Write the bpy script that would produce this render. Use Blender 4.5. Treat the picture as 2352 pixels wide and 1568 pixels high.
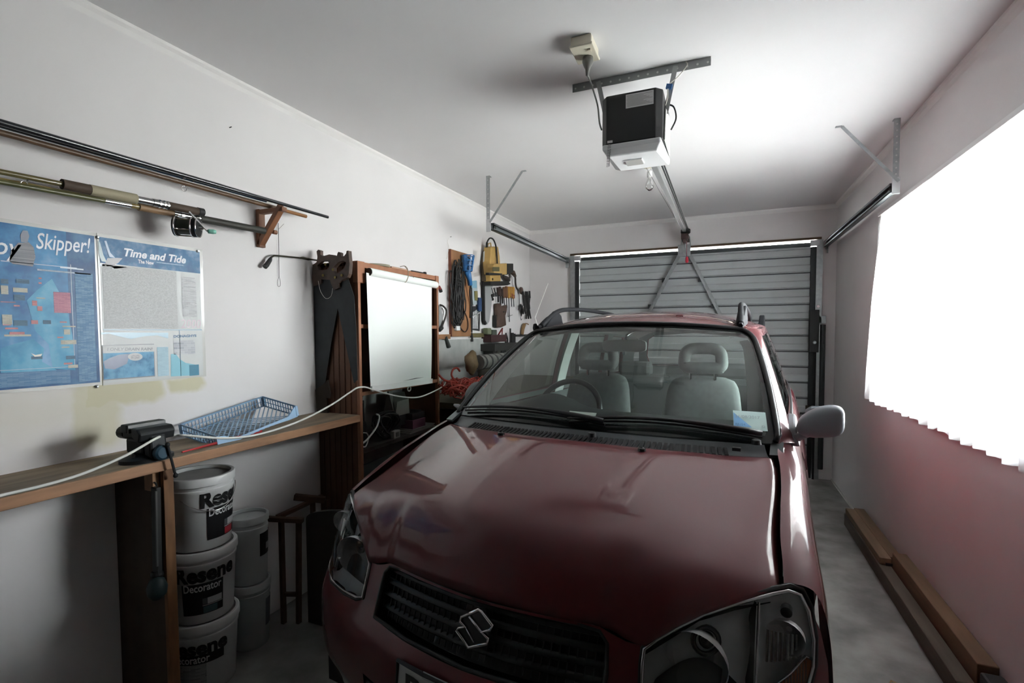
import bpy, math, random
from math import sin, cos, pi, sqrt, radians, atan2
from mathutils import Vector, Matrix
from mathutils.geometry import delaunay_2d_cdt
random.seed(7)
for o in list(bpy.data.objects): bpy.data.objects.remove(o)
SC = bpy.context.scene
COL = SC.collection
# ------------------------------------------------------------------ camera
FPX, CX, CY, CZ = 1145.13, 1176.0, 810.8, 1.371
CR = Vector((0.921161, 0.38914, -0.005751)); CD = Vector((0.011283, -0.041474, -0.999076)); CF = Vector((-0.389019, 0.920245, -0.042595))
cd = bpy.data.cameras.new('camera'); cam = bpy.data.objects.new('camera', cd); COL.objects.link(cam)
cd.sensor_fit = 'HORIZONTAL'; cd.sensor_width = 36.0; cd.lens = FPX * 36 / 2352
cd.shift_y = (CY - 784) / 2352; cd.clip_start = .02; cd.clip_end = 200
up = -CD; bk = -CF
cam.matrix_world = Matrix(((CR.x, up.x, bk.x, 0), (CR.y, up.y, bk.y, 0), (CR.z, up.z, bk.z, CZ), (0, 0, 0, 1)))
SC.camera = cam
# ------------------------------------------------------------------ sky, daylight, exposure
H, XL, XR, YB, YF = 2.5, -2.019, 0.935, 5.299, -2.6
WY0, WY1, WZ0, WZ1 = 2.06, 3.80, .94, 2.085          # window opening in the right wall
w = bpy.data.worlds.new('sky'); SC.world = w; w.use_nodes = True
nt = w.node_tree; bg = nt.nodes['Background']
tc = nt.nodes.new('ShaderNodeTexCoord'); sp = nt.nodes.new('ShaderNodeSeparateXYZ'); rp = nt.nodes.new('ShaderNodeValToRGB')
mr = nt.nodes.new('ShaderNodeMapRange'); mr.inputs[1].default_value = -1; mr.inputs[2].default_value = 1
nt.links.new(tc.outputs['Generated'], sp.inputs[0]); nt.links.new(sp.outputs[2], mr.inputs[0]); nt.links.new(mr.outputs[0], rp.inputs[0])
e = rp.color_ramp.elements
e[0].position = 0.0; e[0].color = (.38, .38, .37, 1); e[1].position = 1.0; e[1].color = (.80, .90, 1.0, 1)
k = e.new(.47); k.color = (.45, .45, .44, 1); k = e.new(.53); k.color = (.98, .98, 1.0, 1)
nt.links.new(rp.outputs[0], bg.inputs[0]); bg.inputs[1].default_value = 9.0
pl = bpy.data.lights.new('window_daylight', 'AREA'); pl.shape = 'RECTANGLE'; pl.size = WY1 - WY0; pl.size_y = WZ1 - WZ0
pl.cycles.is_portal = True
po = bpy.data.objects.new('window_daylight', pl); COL.objects.link(po)
po.location = (XR + .14, (WY0 + WY1) / 2, (WZ0 + WZ1) / 2)
po.rotation_euler = (Vector((-1, 0, 0)).to_track_quat('-Z', 'Z')).to_euler()
vs = SC.view_settings; vs.view_transform = 'Standard'; vs.look = 'None'; vs.exposure = 3.05; vs.gamma = 1.0; vs.use_curve_mapping = False
cy = SC.cycles; cy.use_denoising = True; cy.max_bounces = 12; cy.diffuse_bounces = 7; cy.glossy_bounces = 5
cy.transparent_max_bounces = 24; cy.transmission_bounces = 8; cy.caustics_reflective = False; cy.caustics_refractive = False
cy.sample_clamp_indirect = 8.0
# ------------------------------------------------------------------ points on the real planes of the room
def ray(x, y): return CR * ((x - CX) / FPX) + CD * ((y - CY) / FPX) + CF
OC = Vector((0, 0, CZ))
def onX(x, y, X): d = ray(x, y); return OC + d * (X / d.x)
def onY(x, y, Y): d = ray(x, y); return OC + d * (Y / d.y)
def onZ(x, y, Z): d = ray(x, y); return OC + d * ((Z - CZ) / d.z)
def L(x, y, off=0.0): return onX(x, y, XL + off)
def K(x, y, off=0.0): return onY(x, y, YB - off)
def lerp(a, b, t): return a + (b - a) * t
def interp(x, xs, ys):
    if x <= xs[0]: return ys[0]
    for i in range(1, len(xs)):
        if x <= xs[i]: return lerp(ys[i-1], ys[i], (x - xs[i-1]) / (xs[i] - xs[i-1]))
    return ys[-1]
def sm(x, a, b):
    t = max(0, min(1, (x - a) / (b - a))); return t * t * (3 - 2 * t)
def cr(pts, n=6):
    """smooth curve through points"""
    P = [Vector(p) for p in pts]; out = []
    for i in range(len(P) - 1):
        p0 = P[max(i-1, 0)]; p1 = P[i]; p2 = P[i+1]; p3 = P[min(i+2, len(P)-1)]
        for j in range(n):
            t = j / n
            out.append(.5 * ((2*p1) + (p2-p0)*t + (2*p0-5*p1+4*p2-p3)*t*t + (3*p1-p0-3*p2+p3)*t**3))
    out.append(P[-1]); return out
# ------------------------------------------------------------------ materials
MATS = {}
def mat(name, col, rough=.6, metal=0.0, n=0.0, ns=8.0, stretch=(1, 1, 1), col2=None, bump=0.0, bs=None, coat=0.0, spec=None, detail=3.0, alpha=None):
    if name in MATS: return MATS[name]
    m = bpy.data.materials.new(name); m.use_nodes = True; t = m.node_tree; b = t.nodes['Principled BSDF']
    b.inputs['Base Color'].default_value = (*col, 1); b.inputs['Roughness'].default_value = rough; b.inputs['Metallic'].default_value = metal
    if coat: b.inputs['Coat Weight'].default_value = coat; b.inputs['Coat Roughness'].default_value = .03
    if spec is not None: b.inputs['Specular IOR Level'].default_value = spec
    if n or col2 or bump:
        tcn = t.nodes.new('ShaderNodeTexCoord'); mp = t.nodes.new('ShaderNodeMapping'); mp.inputs['Scale'].default_value = stretch
        nz = t.nodes.new('ShaderNodeTexNoise'); nz.inputs['Scale'].default_value = ns; nz.inputs['Detail'].default_value = detail
        t.links.new(tcn.outputs['Object'], mp.inputs[0]); t.links.new(mp.outputs[0], nz.inputs['Vector'])
        if n or col2:
            r = t.nodes.new('ShaderNodeValToRGB'); c2 = col2 or tuple(c * (1 - n) for c in col)
            r.color_ramp.elements[0].color = (*c2, 1); r.color_ramp.elements[1].color = (*col, 1)
            r.color_ramp.elements[0].position = .32; r.color_ramp.elements[1].position = .66
            t.links.new(nz.outputs[0], r.inputs[0]); t.links.new(r.outputs[0], b.inputs['Base Color'])
        if bump:
            bp = t.nodes.new('ShaderNodeBump'); bp.inputs['Strength'].default_value = bump; bp.inputs['Distance'].default_value = .004
            src = nz
            if bs:
                src = t.nodes.new('ShaderNodeTexNoise'); src.inputs['Scale'].default_value = bs; src.inputs['Detail'].default_value = 4
                t.links.new(mp.outputs[0], src.inputs['Vector'])
            t.links.new(src.outputs[0], bp.inputs['Height']); t.links.new(bp.outputs[0], b.inputs['Normal'])
    MATS[name] = m; return m
def glass(name, tint, ior=1.45, rough=0.0, dirt=0.0):
    if name in MATS: return MATS[name]
    m = bpy.data.materials.new(name); m.use_nodes = True; t = m.node_tree; t.nodes.clear()
    o = t.nodes.new('ShaderNodeOutputMaterial'); a = t.nodes.new('ShaderNodeBsdfTransparent'); g = t.nodes.new('ShaderNodeBsdfGlossy')
    f = t.nodes.new('ShaderNodeFresnel'); f.inputs[0].default_value = ior; x = t.nodes.new('ShaderNodeMixShader')
    a.inputs[0].default_value = (*tint, 1); g.inputs['Roughness'].default_value = rough
    t.links.new(f.outputs[0], x.inputs[0]); t.links.new(a.outputs[0], x.inputs[1]); t.links.new(g.outputs[0], x.inputs[2])
    last = x
    if dirt:
        d = t.nodes.new('ShaderNodeBsdfDiffuse'); d.inputs[0].default_value = (.7, .72, .7, 1); y = t.nodes.new('ShaderNodeMixShader')
        y.inputs[0].default_value = dirt; t.links.new(x.outputs[0], y.inputs[1]); t.links.new(d.outputs[0], y.inputs[2]); last = y
    t.links.new(last.outputs[0], o.inputs[0]); MATS[name] = m; return m
def textlines(name, paper, ink, sx=60.0, row=.25, bw=.9, ms=.03):
    """rows of tiny print: small ink bricks on paper"""
    if name in MATS: return MATS[name]
    m = bpy.data.materials.new(name); m.use_nodes = True; t = m.node_tree; b = t.nodes['Principled BSDF']; b.inputs['Roughness'].default_value = .5
    tcn = t.nodes.new('ShaderNodeTexCoord'); s = t.nodes.new('ShaderNodeSeparateXYZ'); c = t.nodes.new('ShaderNodeCombineXYZ'); br = t.nodes.new('ShaderNodeTexBrick')
    t.links.new(tcn.outputs['Object'], s.inputs[0]); t.links.new(s.outputs[1], c.inputs[0]); t.links.new(s.outputs[2], c.inputs[1]); t.links.new(c.outputs[0], br.inputs['Vector'])
    br.inputs['Scale'].default_value = sx; br.inputs['Row Height'].default_value = row; br.inputs['Brick Width'].default_value = bw
    br.inputs['Mortar Size'].default_value = ms; br.inputs['Mortar Smooth'].default_value = .3
    br.inputs['Color1'].default_value = (*ink, 1); br.inputs['Color2'].default_value = (*[lerp(i, p, .75) for i, p in zip(ink, paper)], 1); br.inputs['Mortar'].default_value = (*paper, 1)
    t.links.new(br.outputs[0], b.inputs['Base Color']); MATS[name] = m; return m
# ------------------------------------------------------------------ mesh builder
class MB:
    def __init__(s): s.v = []; s.f = []
    def add(s, v, f):
        n = len(s.v); s.v += [Vector(q) for q in v]; s.f += [tuple(i + n for i in q) for q in f]; return s
    def box(s, x0, x1, y0, y1, z0, z1):
        return s.add([(x0,y0,z0),(x1,y0,z0),(x1,y1,z0),(x0,y1,z0),(x0,y0,z1),(x1,y0,z1),(x1,y1,z1),(x0,y1,z1)],
            [(0,3,2,1),(4,5,6,7),(0,1,5,4),(1,2,6,5),(2,3,7,6),(3,0,4,7)])
    def bar(s, a, b, wd, ht, upv=(0, 0, 1)):
        a = Vector(a); b = Vector(b); d = (b - a).normalized(); u = Vector(upv); sd = d.cross(u)
        if sd.length < 1e-4: sd = d.cross(Vector((1, 0, 0)))
        sd.normalize(); u = sd.cross(d).normalized(); sd = sd * wd / 2; u = u * ht / 2
        return s.add([a-sd-u, a+sd-u, a+sd+u, a-sd+u, b-sd-u, b+sd-u, b+sd+u, b-sd+u],
            [(0,1,2,3),(7,6,5,4),(0,4,5,1),(1,5,6,2),(2,6,7,3),(3,7,4,0)])
    def tube(s, pts, r, n=8, caps=True, closed=False):
        P = [Vector(p) for p in pts]; m = len(P); rs = r if isinstance(r, (list, tuple)) else [r] * m
        V = []; prev = None
        for i in range(m):
            if closed: d = P[(i+1) % m] - P[i-1]
            else: d = P[min(i+1, m-1)] - P[max(i-1, 0)]
            if d.length < 1e-9: d = Vector((0, 0, 1))
            d.normalize()
            if prev is None:
                a = Vector((0, 0, 1)) if abs(d.z) < .9 else Vector((1, 0, 0)); u = d.cross(a).normalized()
            else: u = (prev - d * prev.dot(d)); u = u.normalized() if u.length > 1e-6 else d.orthogonal().normalized()
            prev = u; q = d.cross(u)
            for j in range(n):
                t = 2 * pi * j / n; V.append(P[i] + (u * cos(t) + q * sin(t)) * rs[i])
        F = []
        for i in range(m if closed else m - 1):
            for j in range(n):
                a = i*n + j; b = i*n + (j+1) % n; c = ((i+1) % m)*n + (j+1) % n; d_ = ((i+1) % m)*n + j; F.append((a, b, c, d_))
        if caps and not closed: F.append(tuple(range(n))[::-1]); F.append(tuple((m-1)*n + j for j in range(n)))
        return s.add(V, F)
    def lathe(s, prof, org=(0, 0, 0), axis=(0, 0, 1), n=24, caps=True):
        """prof: list of (radius, height along axis)"""
        ax = Vector(axis).normalized(); u = ax.orthogonal().normalized(); q = ax.cross(u); O = Vector(org); V = []; F = []
        for r, h in prof:
            for j in range(n):
                t = 2*pi*j/n; V.append(O + ax*h + (u*cos(t) + q*sin(t)) * r)
        for i in range(len(prof) - 1):
            for j in range(n): F.append((i*n+j, i*n+(j+1) % n, (i+1)*n+(j+1) % n, (i+1)*n+j))
        if caps: F.append(tuple(range(n))[::-1]); F.append(tuple((len(prof)-1)*n + j for j in range(n)))
        return s.add(V, F)
    def prism(s, poly, off):
        P = [Vector(p) for p in poly]; o = Vector(off); n = len(P)
        return s.add(P + [p + o for p in P], [tuple(range(n))[::-1], tuple(range(n, 2*n))] + [(i, (i+1) % n, n + (i+1) % n, n + i) for i in range(n)])
    def grid(s, fn, nu, nv, cu=False):
        V = [fn(i / nu, j / nv) for j in range(nv + 1) for i in range(nu + (0 if cu else 1))]; W_ = nu if cu else nu + 1; F = []
        for j in range(nv):
            for i in range(nu):
                a = j*W_ + i; b = j*W_ + (i+1) % W_ if cu else a + 1; F.append((a, b, b + W_, a + W_))
        return s.add(V, F)
    def patch(s, poly, fn, step, holes=()):
        """fill a 2D outline with a fine lattice and lift it with fn"""
        pts = []; edges = []
        for ring in (poly,) + tuple(holes):
            dense = []
            for i in range(len(ring)):
                a = Vector(ring[i]); b = Vector(ring[(i+1) % len(ring)]); k_ = max(1, int((b - a).length / step + .5))
                dense += [a.lerp(b, j / k_) for j in range(k_)]
            n0 = len(pts); pts += dense; m_ = len(dense); edges += [(n0 + i, n0 + (i+1) % m_) for i in range(m_)]
        xs = [p[0] for p in poly]; ys = [p[1] for p in poly]
        nb = list(pts); y = min(ys) + step / 2; r_ = 0
        while y < max(ys):
            x = min(xs) + step * (.5 if r_ % 2 else 1)
            while x < max(xs):
                q = Vector((x, y))
                if all((q - b).length > step * .6 for b in nb): pts.append(q)
                x += step
            y += step * .87; r_ += 1
        res = delaunay_2d_cdt(pts, edges, [], 0, 1e-6)
        def inside(x, y, R):
            c = False; j = len(R) - 1
            for i in range(len(R)):
                xi, yi = R[i][0], R[i][1]; xj, yj = R[j][0], R[j][1]
                if (yi > y) != (yj > y) and x < (xj - xi) * (y - yi) / (yj - yi) + xi: c = not c
                j = i
            return c
        F = []
        for f in res[2]:
            x = sum(res[0][i].x for i in f) / len(f); y = sum(res[0][i].y for i in f) / len(f)
            if inside(x, y, poly) and not any(inside(x, y, h_) for h_ in holes): F.append(tuple(f))
        return s.add([fn(p.x, p.y) for p in res[0]], F)
ORG = {}
def link(name, mb, m, parent=None, smooth=False, bevel=0.0, sub=0, solid=0.0, origin=None):
    me = bpy.data.meshes.new(name)
    if parent is not None:
        r = parent
        while r.parent: r = r.parent
        og = ORG.get(r.name, Vector())
    else: og = Vector(origin) if origin is not None else Vector()
    me.from_pydata([p - og for p in mb.v], [], mb.f); me.update()
    for q in ([m] if not isinstance(m, (list, tuple)) else m): me.materials.append(q)
    o = bpy.data.objects.new(name, me); COL.objects.link(o)
    if smooth: me.shade_smooth()
    if parent is not None: o.parent = parent
    elif origin is not None: o.location = og; ORG[o.name] = og
    if solid: md = o.modifiers.new('thick', 'SOLIDIFY'); md.thickness = solid; md.offset = -1
    if bevel: md = o.modifiers.new('edge', 'BEVEL'); md.width = bevel; md.segments = 2; md.limit_method = 'ANGLE'; md.angle_limit = radians(40)
    if sub: md = o.modifiers.new('round', 'SUBSURF'); md.levels = sub; md.render_levels = sub
    if smooth == 'auto':
        me.shade_smooth(); me.set_sharp_from_angle(angle=radians(38))
    return o
def thing(name, label, cat, loc, group=None):
    o = bpy.data.objects.new(name, None); COL.objects.link(o); o.location = loc; o.empty_display_size = .05; ORG[o.name] = Vector(loc)
    o['label'] = label; o['category'] = cat
    if group: o['group'] = group
    return o
def solo(name, mb, m, label, cat, group=None, kind=None, **kw):
    lo = Vector([min(p[i] for p in mb.v) for i in range(3)]); hi = Vector([max(p[i] for p in mb.v) for i in range(3)])
    o = link(name, mb, m, origin=((lo.x+hi.x)/2, (lo.y+hi.y)/2, lo.z), **kw); o['label'] = label; o['category'] = cat
    if group: o['group'] = group
    if kind: o['kind'] = kind
    return o
def struct(name, mb, m, parent=None, **kw):
    o = link(name, mb, m, parent, **kw)
    if parent is None: o['kind'] = 'structure'
    return o
def copy_tree(o, delta, label=None, group=None):
    c = o.copy(); COL.objects.link(c); c.location = o.location + Vector(delta)
    if o.name in ORG: ORG[c.name] = ORG[o.name]
    if label: c['label'] = label
    if group: c['group'] = group
    for ch in list(o.children):
        d = ch.copy(); COL.objects.link(d); d.parent = c
        for g in list(ch.children): f_ = g.copy(); COL.objects.link(f_); f_.parent = d
    return c
def text_mb(body, size, fn, shear=0.0, bold=0.0, spacing=1.0, width=None):
    cu = bpy.data.curves.new('t', 'FONT'); cu.body = body; cu.size = size; cu.shear = shear; cu.offset = bold; cu.space_character = spacing; cu.resolution_u = 3
    o = bpy.data.objects.new('t', cu); COL.objects.link(o); dg = bpy.context.evaluated_depsgraph_get(); dg.update()
    me = bpy.data.meshes.new_from_object(o.evaluated_get(dg)); mb = MB()
    vs_ = [v.co.copy() for v in me.vertices]
    k_ = 1.0
    if width and vs_: k_ = width / max(1e-6, max(v.x for v in vs_))
    mb.add([fn(v.x * k_, v.y) for v in vs_], [tuple(p.vertices) for p in me.polygons])
    bpy.data.objects.remove(o); bpy.data.meshes.remove(me); return mb
# ================================================================== ROOM
wall_m = mat('wall_paint', (.72, .695, .695), .85, bump=.06, bs=90, n=.04, ns=3)
ceil_m = mat('ceiling_paint', (.74, .73, .735), .9, n=.03, ns=2)
trim_m = mat('trim_paint', (.78, .76, .75), .6)
conc = mat('concrete', (.30, .295, .28), .9, ns=5, col2=(.15, .147, .138), bump=.3, bs=40, detail=8)
def bare_patch(m):
    """old cream paint left where the white coat stops, under the posters"""
    t = m.node_tree; b = t.nodes['Principled BSDF']; lk = b.inputs['Base Color'].links[0].from_socket
    tcn = t.nodes.new('ShaderNodeTexCoord'); s = t.nodes.new('ShaderNodeSeparateXYZ'); nz = t.nodes.new('ShaderNodeTexNoise'); nz.inputs['Scale'].default_value = 9; nz.inputs['Detail'].default_value = 3
    t.links.new(tcn.outputs['Object'], nz.inputs['Vector']); t.links.new(tcn.outputs['Object'], s.inputs[0])
    def M(op, a, b_=None):
        q = t.nodes.new('ShaderNodeMath'); q.operation = op
        for i, v in enumerate((a, b_)):
            if v is None: continue
            if isinstance(v, (int, float)): q.inputs[i].default_value = v
            else: t.links.new(v, q.inputs[i])
        return q.outputs[0]
    wob = M('MULTIPLY', M('SUBTRACT', nz.outputs[0], .5), .10)
    yy = M('ADD', s.outputs[1], wob); zz = M('ADD', s.outputs[2], wob)
    def ramp(v, a, b_):
        r = t.nodes.new('ShaderNodeMapRange'); r.inputs[1].default_value = a; r.inputs[2].default_value = b_; t.links.new(v, r.inputs[0]); return r.outputs[0]
    def boxm(y0, y1, z0, z1, f=.012):
        return M('MULTIPLY', M('MULTIPLY', ramp(yy, y0 - f, y0 + f), ramp(yy, y1 + f, y1 - f)), M('MULTIPLY', ramp(zz, z0 - f, z0 + f), ramp(zz, z1 + f, z1 - f)))
    a = boxm(.95, 1.115, .985, 1.225, .02); c = boxm(1.0, 1.26, 1.12, 1.225, .012); d = boxm(1.28, 1.425, 1.14, 1.20, .012); e_ = boxm(.3, 1.0, 1.05, 1.2, .05)
    msk = M('MAXIMUM', M('MAXIMUM', M('MULTIPLY', a, .8), c), M('MAXIMUM', d, M('MULTIPLY', e_, .35)))
    mx = t.nodes.new('ShaderNodeMix'); mx.data_type = 'RGBA'; t.links.new(msk, mx.inputs[0]); t.links.new(lk, mx.inputs[6]); mx.inputs[7].default_value = (.60, .57, .42, 1)
    t.links.new(mx.outputs[2], b.inputs['Base Color'])
wall_l_m = mat('wall_paint_left', (.74, .72, .72), .85, bump=.06, bs=90, n=.04, ns=3); bare_patch(wall_l_m)
struct('floor', MB().box(XL - .1, XR + .1, YF - .1, YB + 1.5, -.1, 0), conc)
struct('ceiling', MB().box(XL - .1, XR + .1, YF - .1, YB + .15, H, H + .1), ceil_m)
struct('wall_left', MB().box(XL - .1, XL, YF, YB + .15, 0, H), wall_l_m)
struct('wall_front', MB().box(XL - .1, XR + .1, YF - .1, YF, 0, H), mat('fill_cut_wall', (.16, .12, .09), .8, n=.3, ns=3))  # unseen wall behind the camera, coloured dark to cut the fill light
b = MB()
b.box(XR, XR + .1, YF, YB + .15, 0, WZ0).box(XR, XR + .1, YF, YB + .15, WZ1, H).box(XR, XR + .1, YF, WY0, WZ0, WZ1).box(XR, XR + .1, WY1, YB + .15, WZ0, WZ1)
struct('wall_right', b, wall_m)
DX0, DX1, DZ = -1.515, .805, 2.21
b = MB()
b.box(XL, DX0, YB, YB + .15, 0, H).box(DX1, XR, YB, YB + .15, 0, H).box(DX0, DX1, YB, YB + .15, DZ, H)
b.box(.80, XR, YB - .012, YB, 0, .10)
struct('wall_back', b, wall_m)
# scotia between walls and ceiling
sc = .023
struct('trim_1', MB().prism([(XL, YF, H), (XL + sc, YF, H), (XL + sc*.9, YF, H - sc*.45), (XL + sc*.45, YF, H - sc*.9), (XL, YF, H - sc*1.6)], (0, YB - YF, 0)), trim_m)
struct('trim_2', MB().prism([(XR, YF, H), (XR - sc, YF, H), (XR - sc*.9, YF, H - sc*.45), (XR - sc*.45, YF, H - sc*.9), (XR, YF, H - sc*1.6)], (0, YB - YF, 0)), trim_m)
struct('trim_3', MB().prism([(XL, YB, H), (XL, YB - sc, H), (XL, YB - sc*.9, H - sc*.45), (XL, YB - sc*.45, H - sc*.9), (XL, YB, H - sc*1.6)], (XR - XL, 0, 0)), trim_m)
struct('baseboard_right', MB().box(XR - .012, XR, YF, YB, 0, .012), mat('old_sealant', (.42, .41, .39), .8))
# window with aluminium frame
alu = mat('aluminium', (.62, .63, .64), .4, .9)
b = MB(); fx0, fx1 = XR + .03, XR + .07
b.box(fx0, fx1, WY0, WY1, WZ0, WZ0 + .04).box(fx0, fx1, WY0, WY1, WZ1 - .04, WZ1).box(fx0, fx1, WY0, WY0 + .04, WZ0, WZ1).box(fx0, fx1, WY1 - .04, WY1, WZ0, WZ1)
b.box(fx0, fx1, (WY0 + WY1)/2 - .025, (WY0 + WY1)/2 + .025, WZ0, WZ1)
win = struct('window_1', b, alu)
gl = glass('window_glass', (.96, .98, .97))
for y0, y1 in ((WY0 + .04, (WY0+WY1)/2 - .025), ((WY0+WY1)/2 + .025, WY1 - .04)):
    struct('window_pane', MB().box(XR + .048, XR + .052, y0, y1, WZ0 + .04, WZ1 - .04), gl, win)
struct('window_sill', MB().box(XR - .02, XR + .03, WY0 - .02, WY1 + .02, WZ0 - .03, WZ0), trim_m, win)
# curtain: thin white cloth in pleats on a track
cm = bpy.data.materials.new('curtain_cloth'); cm.use_nodes = True; t = cm.node_tree; t.nodes.clear()
o_ = t.nodes.new('ShaderNodeOutputMaterial'); tr = t.nodes.new('ShaderNodeBsdfTransparent'); tl = t.nodes.new('ShaderNodeBsdfTranslucent'); df = t.nodes.new('ShaderNodeBsdfDiffuse')
tl.inputs[0].default_value = (.92, .92, .92, 1); df.inputs[0].default_value = (.85, .85, .85, 1)
m1 = t.nodes.new('ShaderNodeMixShader'); m2 = t.nodes.new('ShaderNodeMixShader'); m1.inputs[0].default_value = .25; m2.inputs[0].default_value = .38
t.links.new(tl.outputs[0], m1.inputs[1]); t.links.new(df.outputs[0], m1.inputs[2]); t.links.new(m1.outputs[0], m2.inputs[1]); t.links.new(tr.outputs[0], m2.inputs[2]); t.links.new(m2.outputs[0], o_.inputs[0])
cur = thing('curtain', 'thin white pleated curtain glowing with daylight over the window', 'curtain', (XR - .05, 2.5, .93))
random.seed(3)
ph = [random.uniform(-.6, .6) for _ in range(60)]
def curtain_pt(s, tt):
    y = lerp(1.90, lerp(3.81, 3.90, sm(tt, .35, 1.0)), s)
    k_ = s * 18; a = sin(2*pi*k_ + ph[int(k_)]*.0) ; amp = lerp(.006, .022, sm(tt, .0, .5))
    x = XR - .035 - amp * (1 + a) - .012*sin(5*s + 3)*tt
    return Vector((x, y + .006*ph[int(k_) % 60]*tt, lerp(2.075, .925 + .012*ph[int(k_)], tt)))
link('cloth', MB().grid(curtain_pt, 230, 26), cm, cur, smooth=True)
link('track', MB().box(XR - .05, XR - .012, 1.88, 3.80, 2.077, 2.098), mat('white_plastic', (.8, .8, .8), .4), cur)
link('heading_tape', MB().grid(lambda s, t_: curtain_pt(s, .045 + .02*t_) + Vector((-.002, 0, 0)), 230, 1), cm, cur)
# ================================================================== GARAGE DOOR
steel = mat('galvanised_steel', (.42, .44, .45), .42, .75, n=.2, ns=30)
door_m = mat('door_enamel', (.47, .50, .51), .55, .0, n=.08, ns=6)
dark_m = mat('dark_rubber', (.012, .013, .014), .6)
DY = YB + .02
dx0, dx1, dz0, dz1 = -1.44, .735, .012, 2.172
door = struct('door_1', MB().box(dx0, dx1, DY, DY + .012, dz0, dz1), door_m)
z = dz1 - .085
while z > .1:
    y0 = DY - .014
    struct('door_rib', MB().prism([(dx0, DY, z - .036), (dx0, y0, z - .024), (dx0, y0, z + .024), (dx0, DY, z + .036)], (dx1 - dx0, 0, 0)), door_m, door, smooth='auto')
    struct('door_shade_strip', MB().prism([(dx0, DY, z - .047), (dx0, DY - .004, z - .044), (dx0, DY - .004, z - .040), (dx0, DY, z - .037)], (dx1 - dx0, 0, 0)), mat('door_shadow_line', (.07, .075, .08), .6), door)  # raised strip under the rib, its shade put in as dark colour
    z -= .1455
struct('door_top_rail', MB().box(dx0, dx1, DY - .02, DY, dz1 - .035, dz1), mat('dark_steel', (.05, .055, .058), .5, .5), door)
for sgn, xa, xb in ((-1, -1.535, -1.485), (1, .775, .825)):
    struct('door_post', MB().box(xa, xb, YB - .03, YB + .02, 0, 2.19), steel, door)
    xc = -1.4625 if sgn < 0 else .755
    struct('door_channel', MB().box(xc - .0225, xc + .02, YB - .012, YB + .05, 0, 2.13), mat('dark_channel', (.03, .032, .034), .55, .4), door)
    struct('door_corner_block', MB().box(xc - .03, xc + .045, YB - .04, YB - .015, 2.135, 2.185), mat('pale_steel', (.5, .51, .52), .5, .3), door, bevel=.004)
struct('door_lintel', MB().box(-1.54, .815, YB - .018, YB + .14, 2.194, 2.214), mat('dark_timber', (.10, .055, .025), .7, n=.4, ns=20, stretch=(.2, 2, 2)), door)
# lifting arms: two braces from the top plate
arm_top = K(1572, 575, .03)
for px, side in ((1480, -1), (1662, 1)):
    a = K(1561 if side < 0 else 1585, 585, .035); b_ = K(px, 737, .03); b_ = a + (b_ - a) * 1.25
    br = struct('door_brace', MB().bar(a, b_, .034, .012, (0, -1, 0)), steel, door)
    struct('brace_flange', MB().bar(a + Vector((.014*side, -.012, 0)), b_ + Vector((.014*side, -.012, 0)), .004, .02, (0, -1, 0)), steel, br)
    for tt in (.3, .62): q = a.lerp(b_, tt); struct('brace_clip', MB().box(q.x - .03 - .012, q.x - .005, q.y, q.y + .02, q.z - .022, q.z + .022), mat('dark_steel', (.05,.055,.058)), br)
pa = K(1557, 566, .04); pb = K(1586, 590, .04)
struct('door_plate', MB().box(pa.x, pb.x, YB - .045, YB - .036, pb.z + .01, pa.z + .015), steel, door, bevel=.003)
# lock and weight box on the right post
lk = thing('door_spring_box', 'black steel spring box bolted to the right door post', 'spring box', (.79, YB - .05, .3))
link('box', MB().box(.725, .80, YB - .075, YB - .012, 1.17, 1.555), mat('black_steel', (.012, .012, .013), .5, .2), lk, bevel=.004)
link('spring', MB().tube([(.835, YB - .04, .1), (.835, YB - .04, 1.42)], .022, 10), mat('dark_steel', (.05,.055,.058)), lk)
link('bracket', MB().box(.80, .86, YB - .03, YB - .004, 1.43, 1.50), steel, lk, bevel=.003)
link('knob', MB().lathe([(.012, 0), (.016, .02), (.01, .03)], (.765, YB - .075, 1.26), (0, -1, 0), 12), steel, lk)
link('bolt', MB().lathe([(.012, 0), (.012, .015)], (.79, YB - .055, 1.585), (0, -1, 0), 10), mat('chrome', (.8, .8, .8), .08, 1.0), lk)
link('rod', MB().tube([(.775, YB - .04, 0.0), (.775, YB - .04, 1.2)], .012, 8), mat('black_steel', (.012,.012,.013)), lk)
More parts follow.
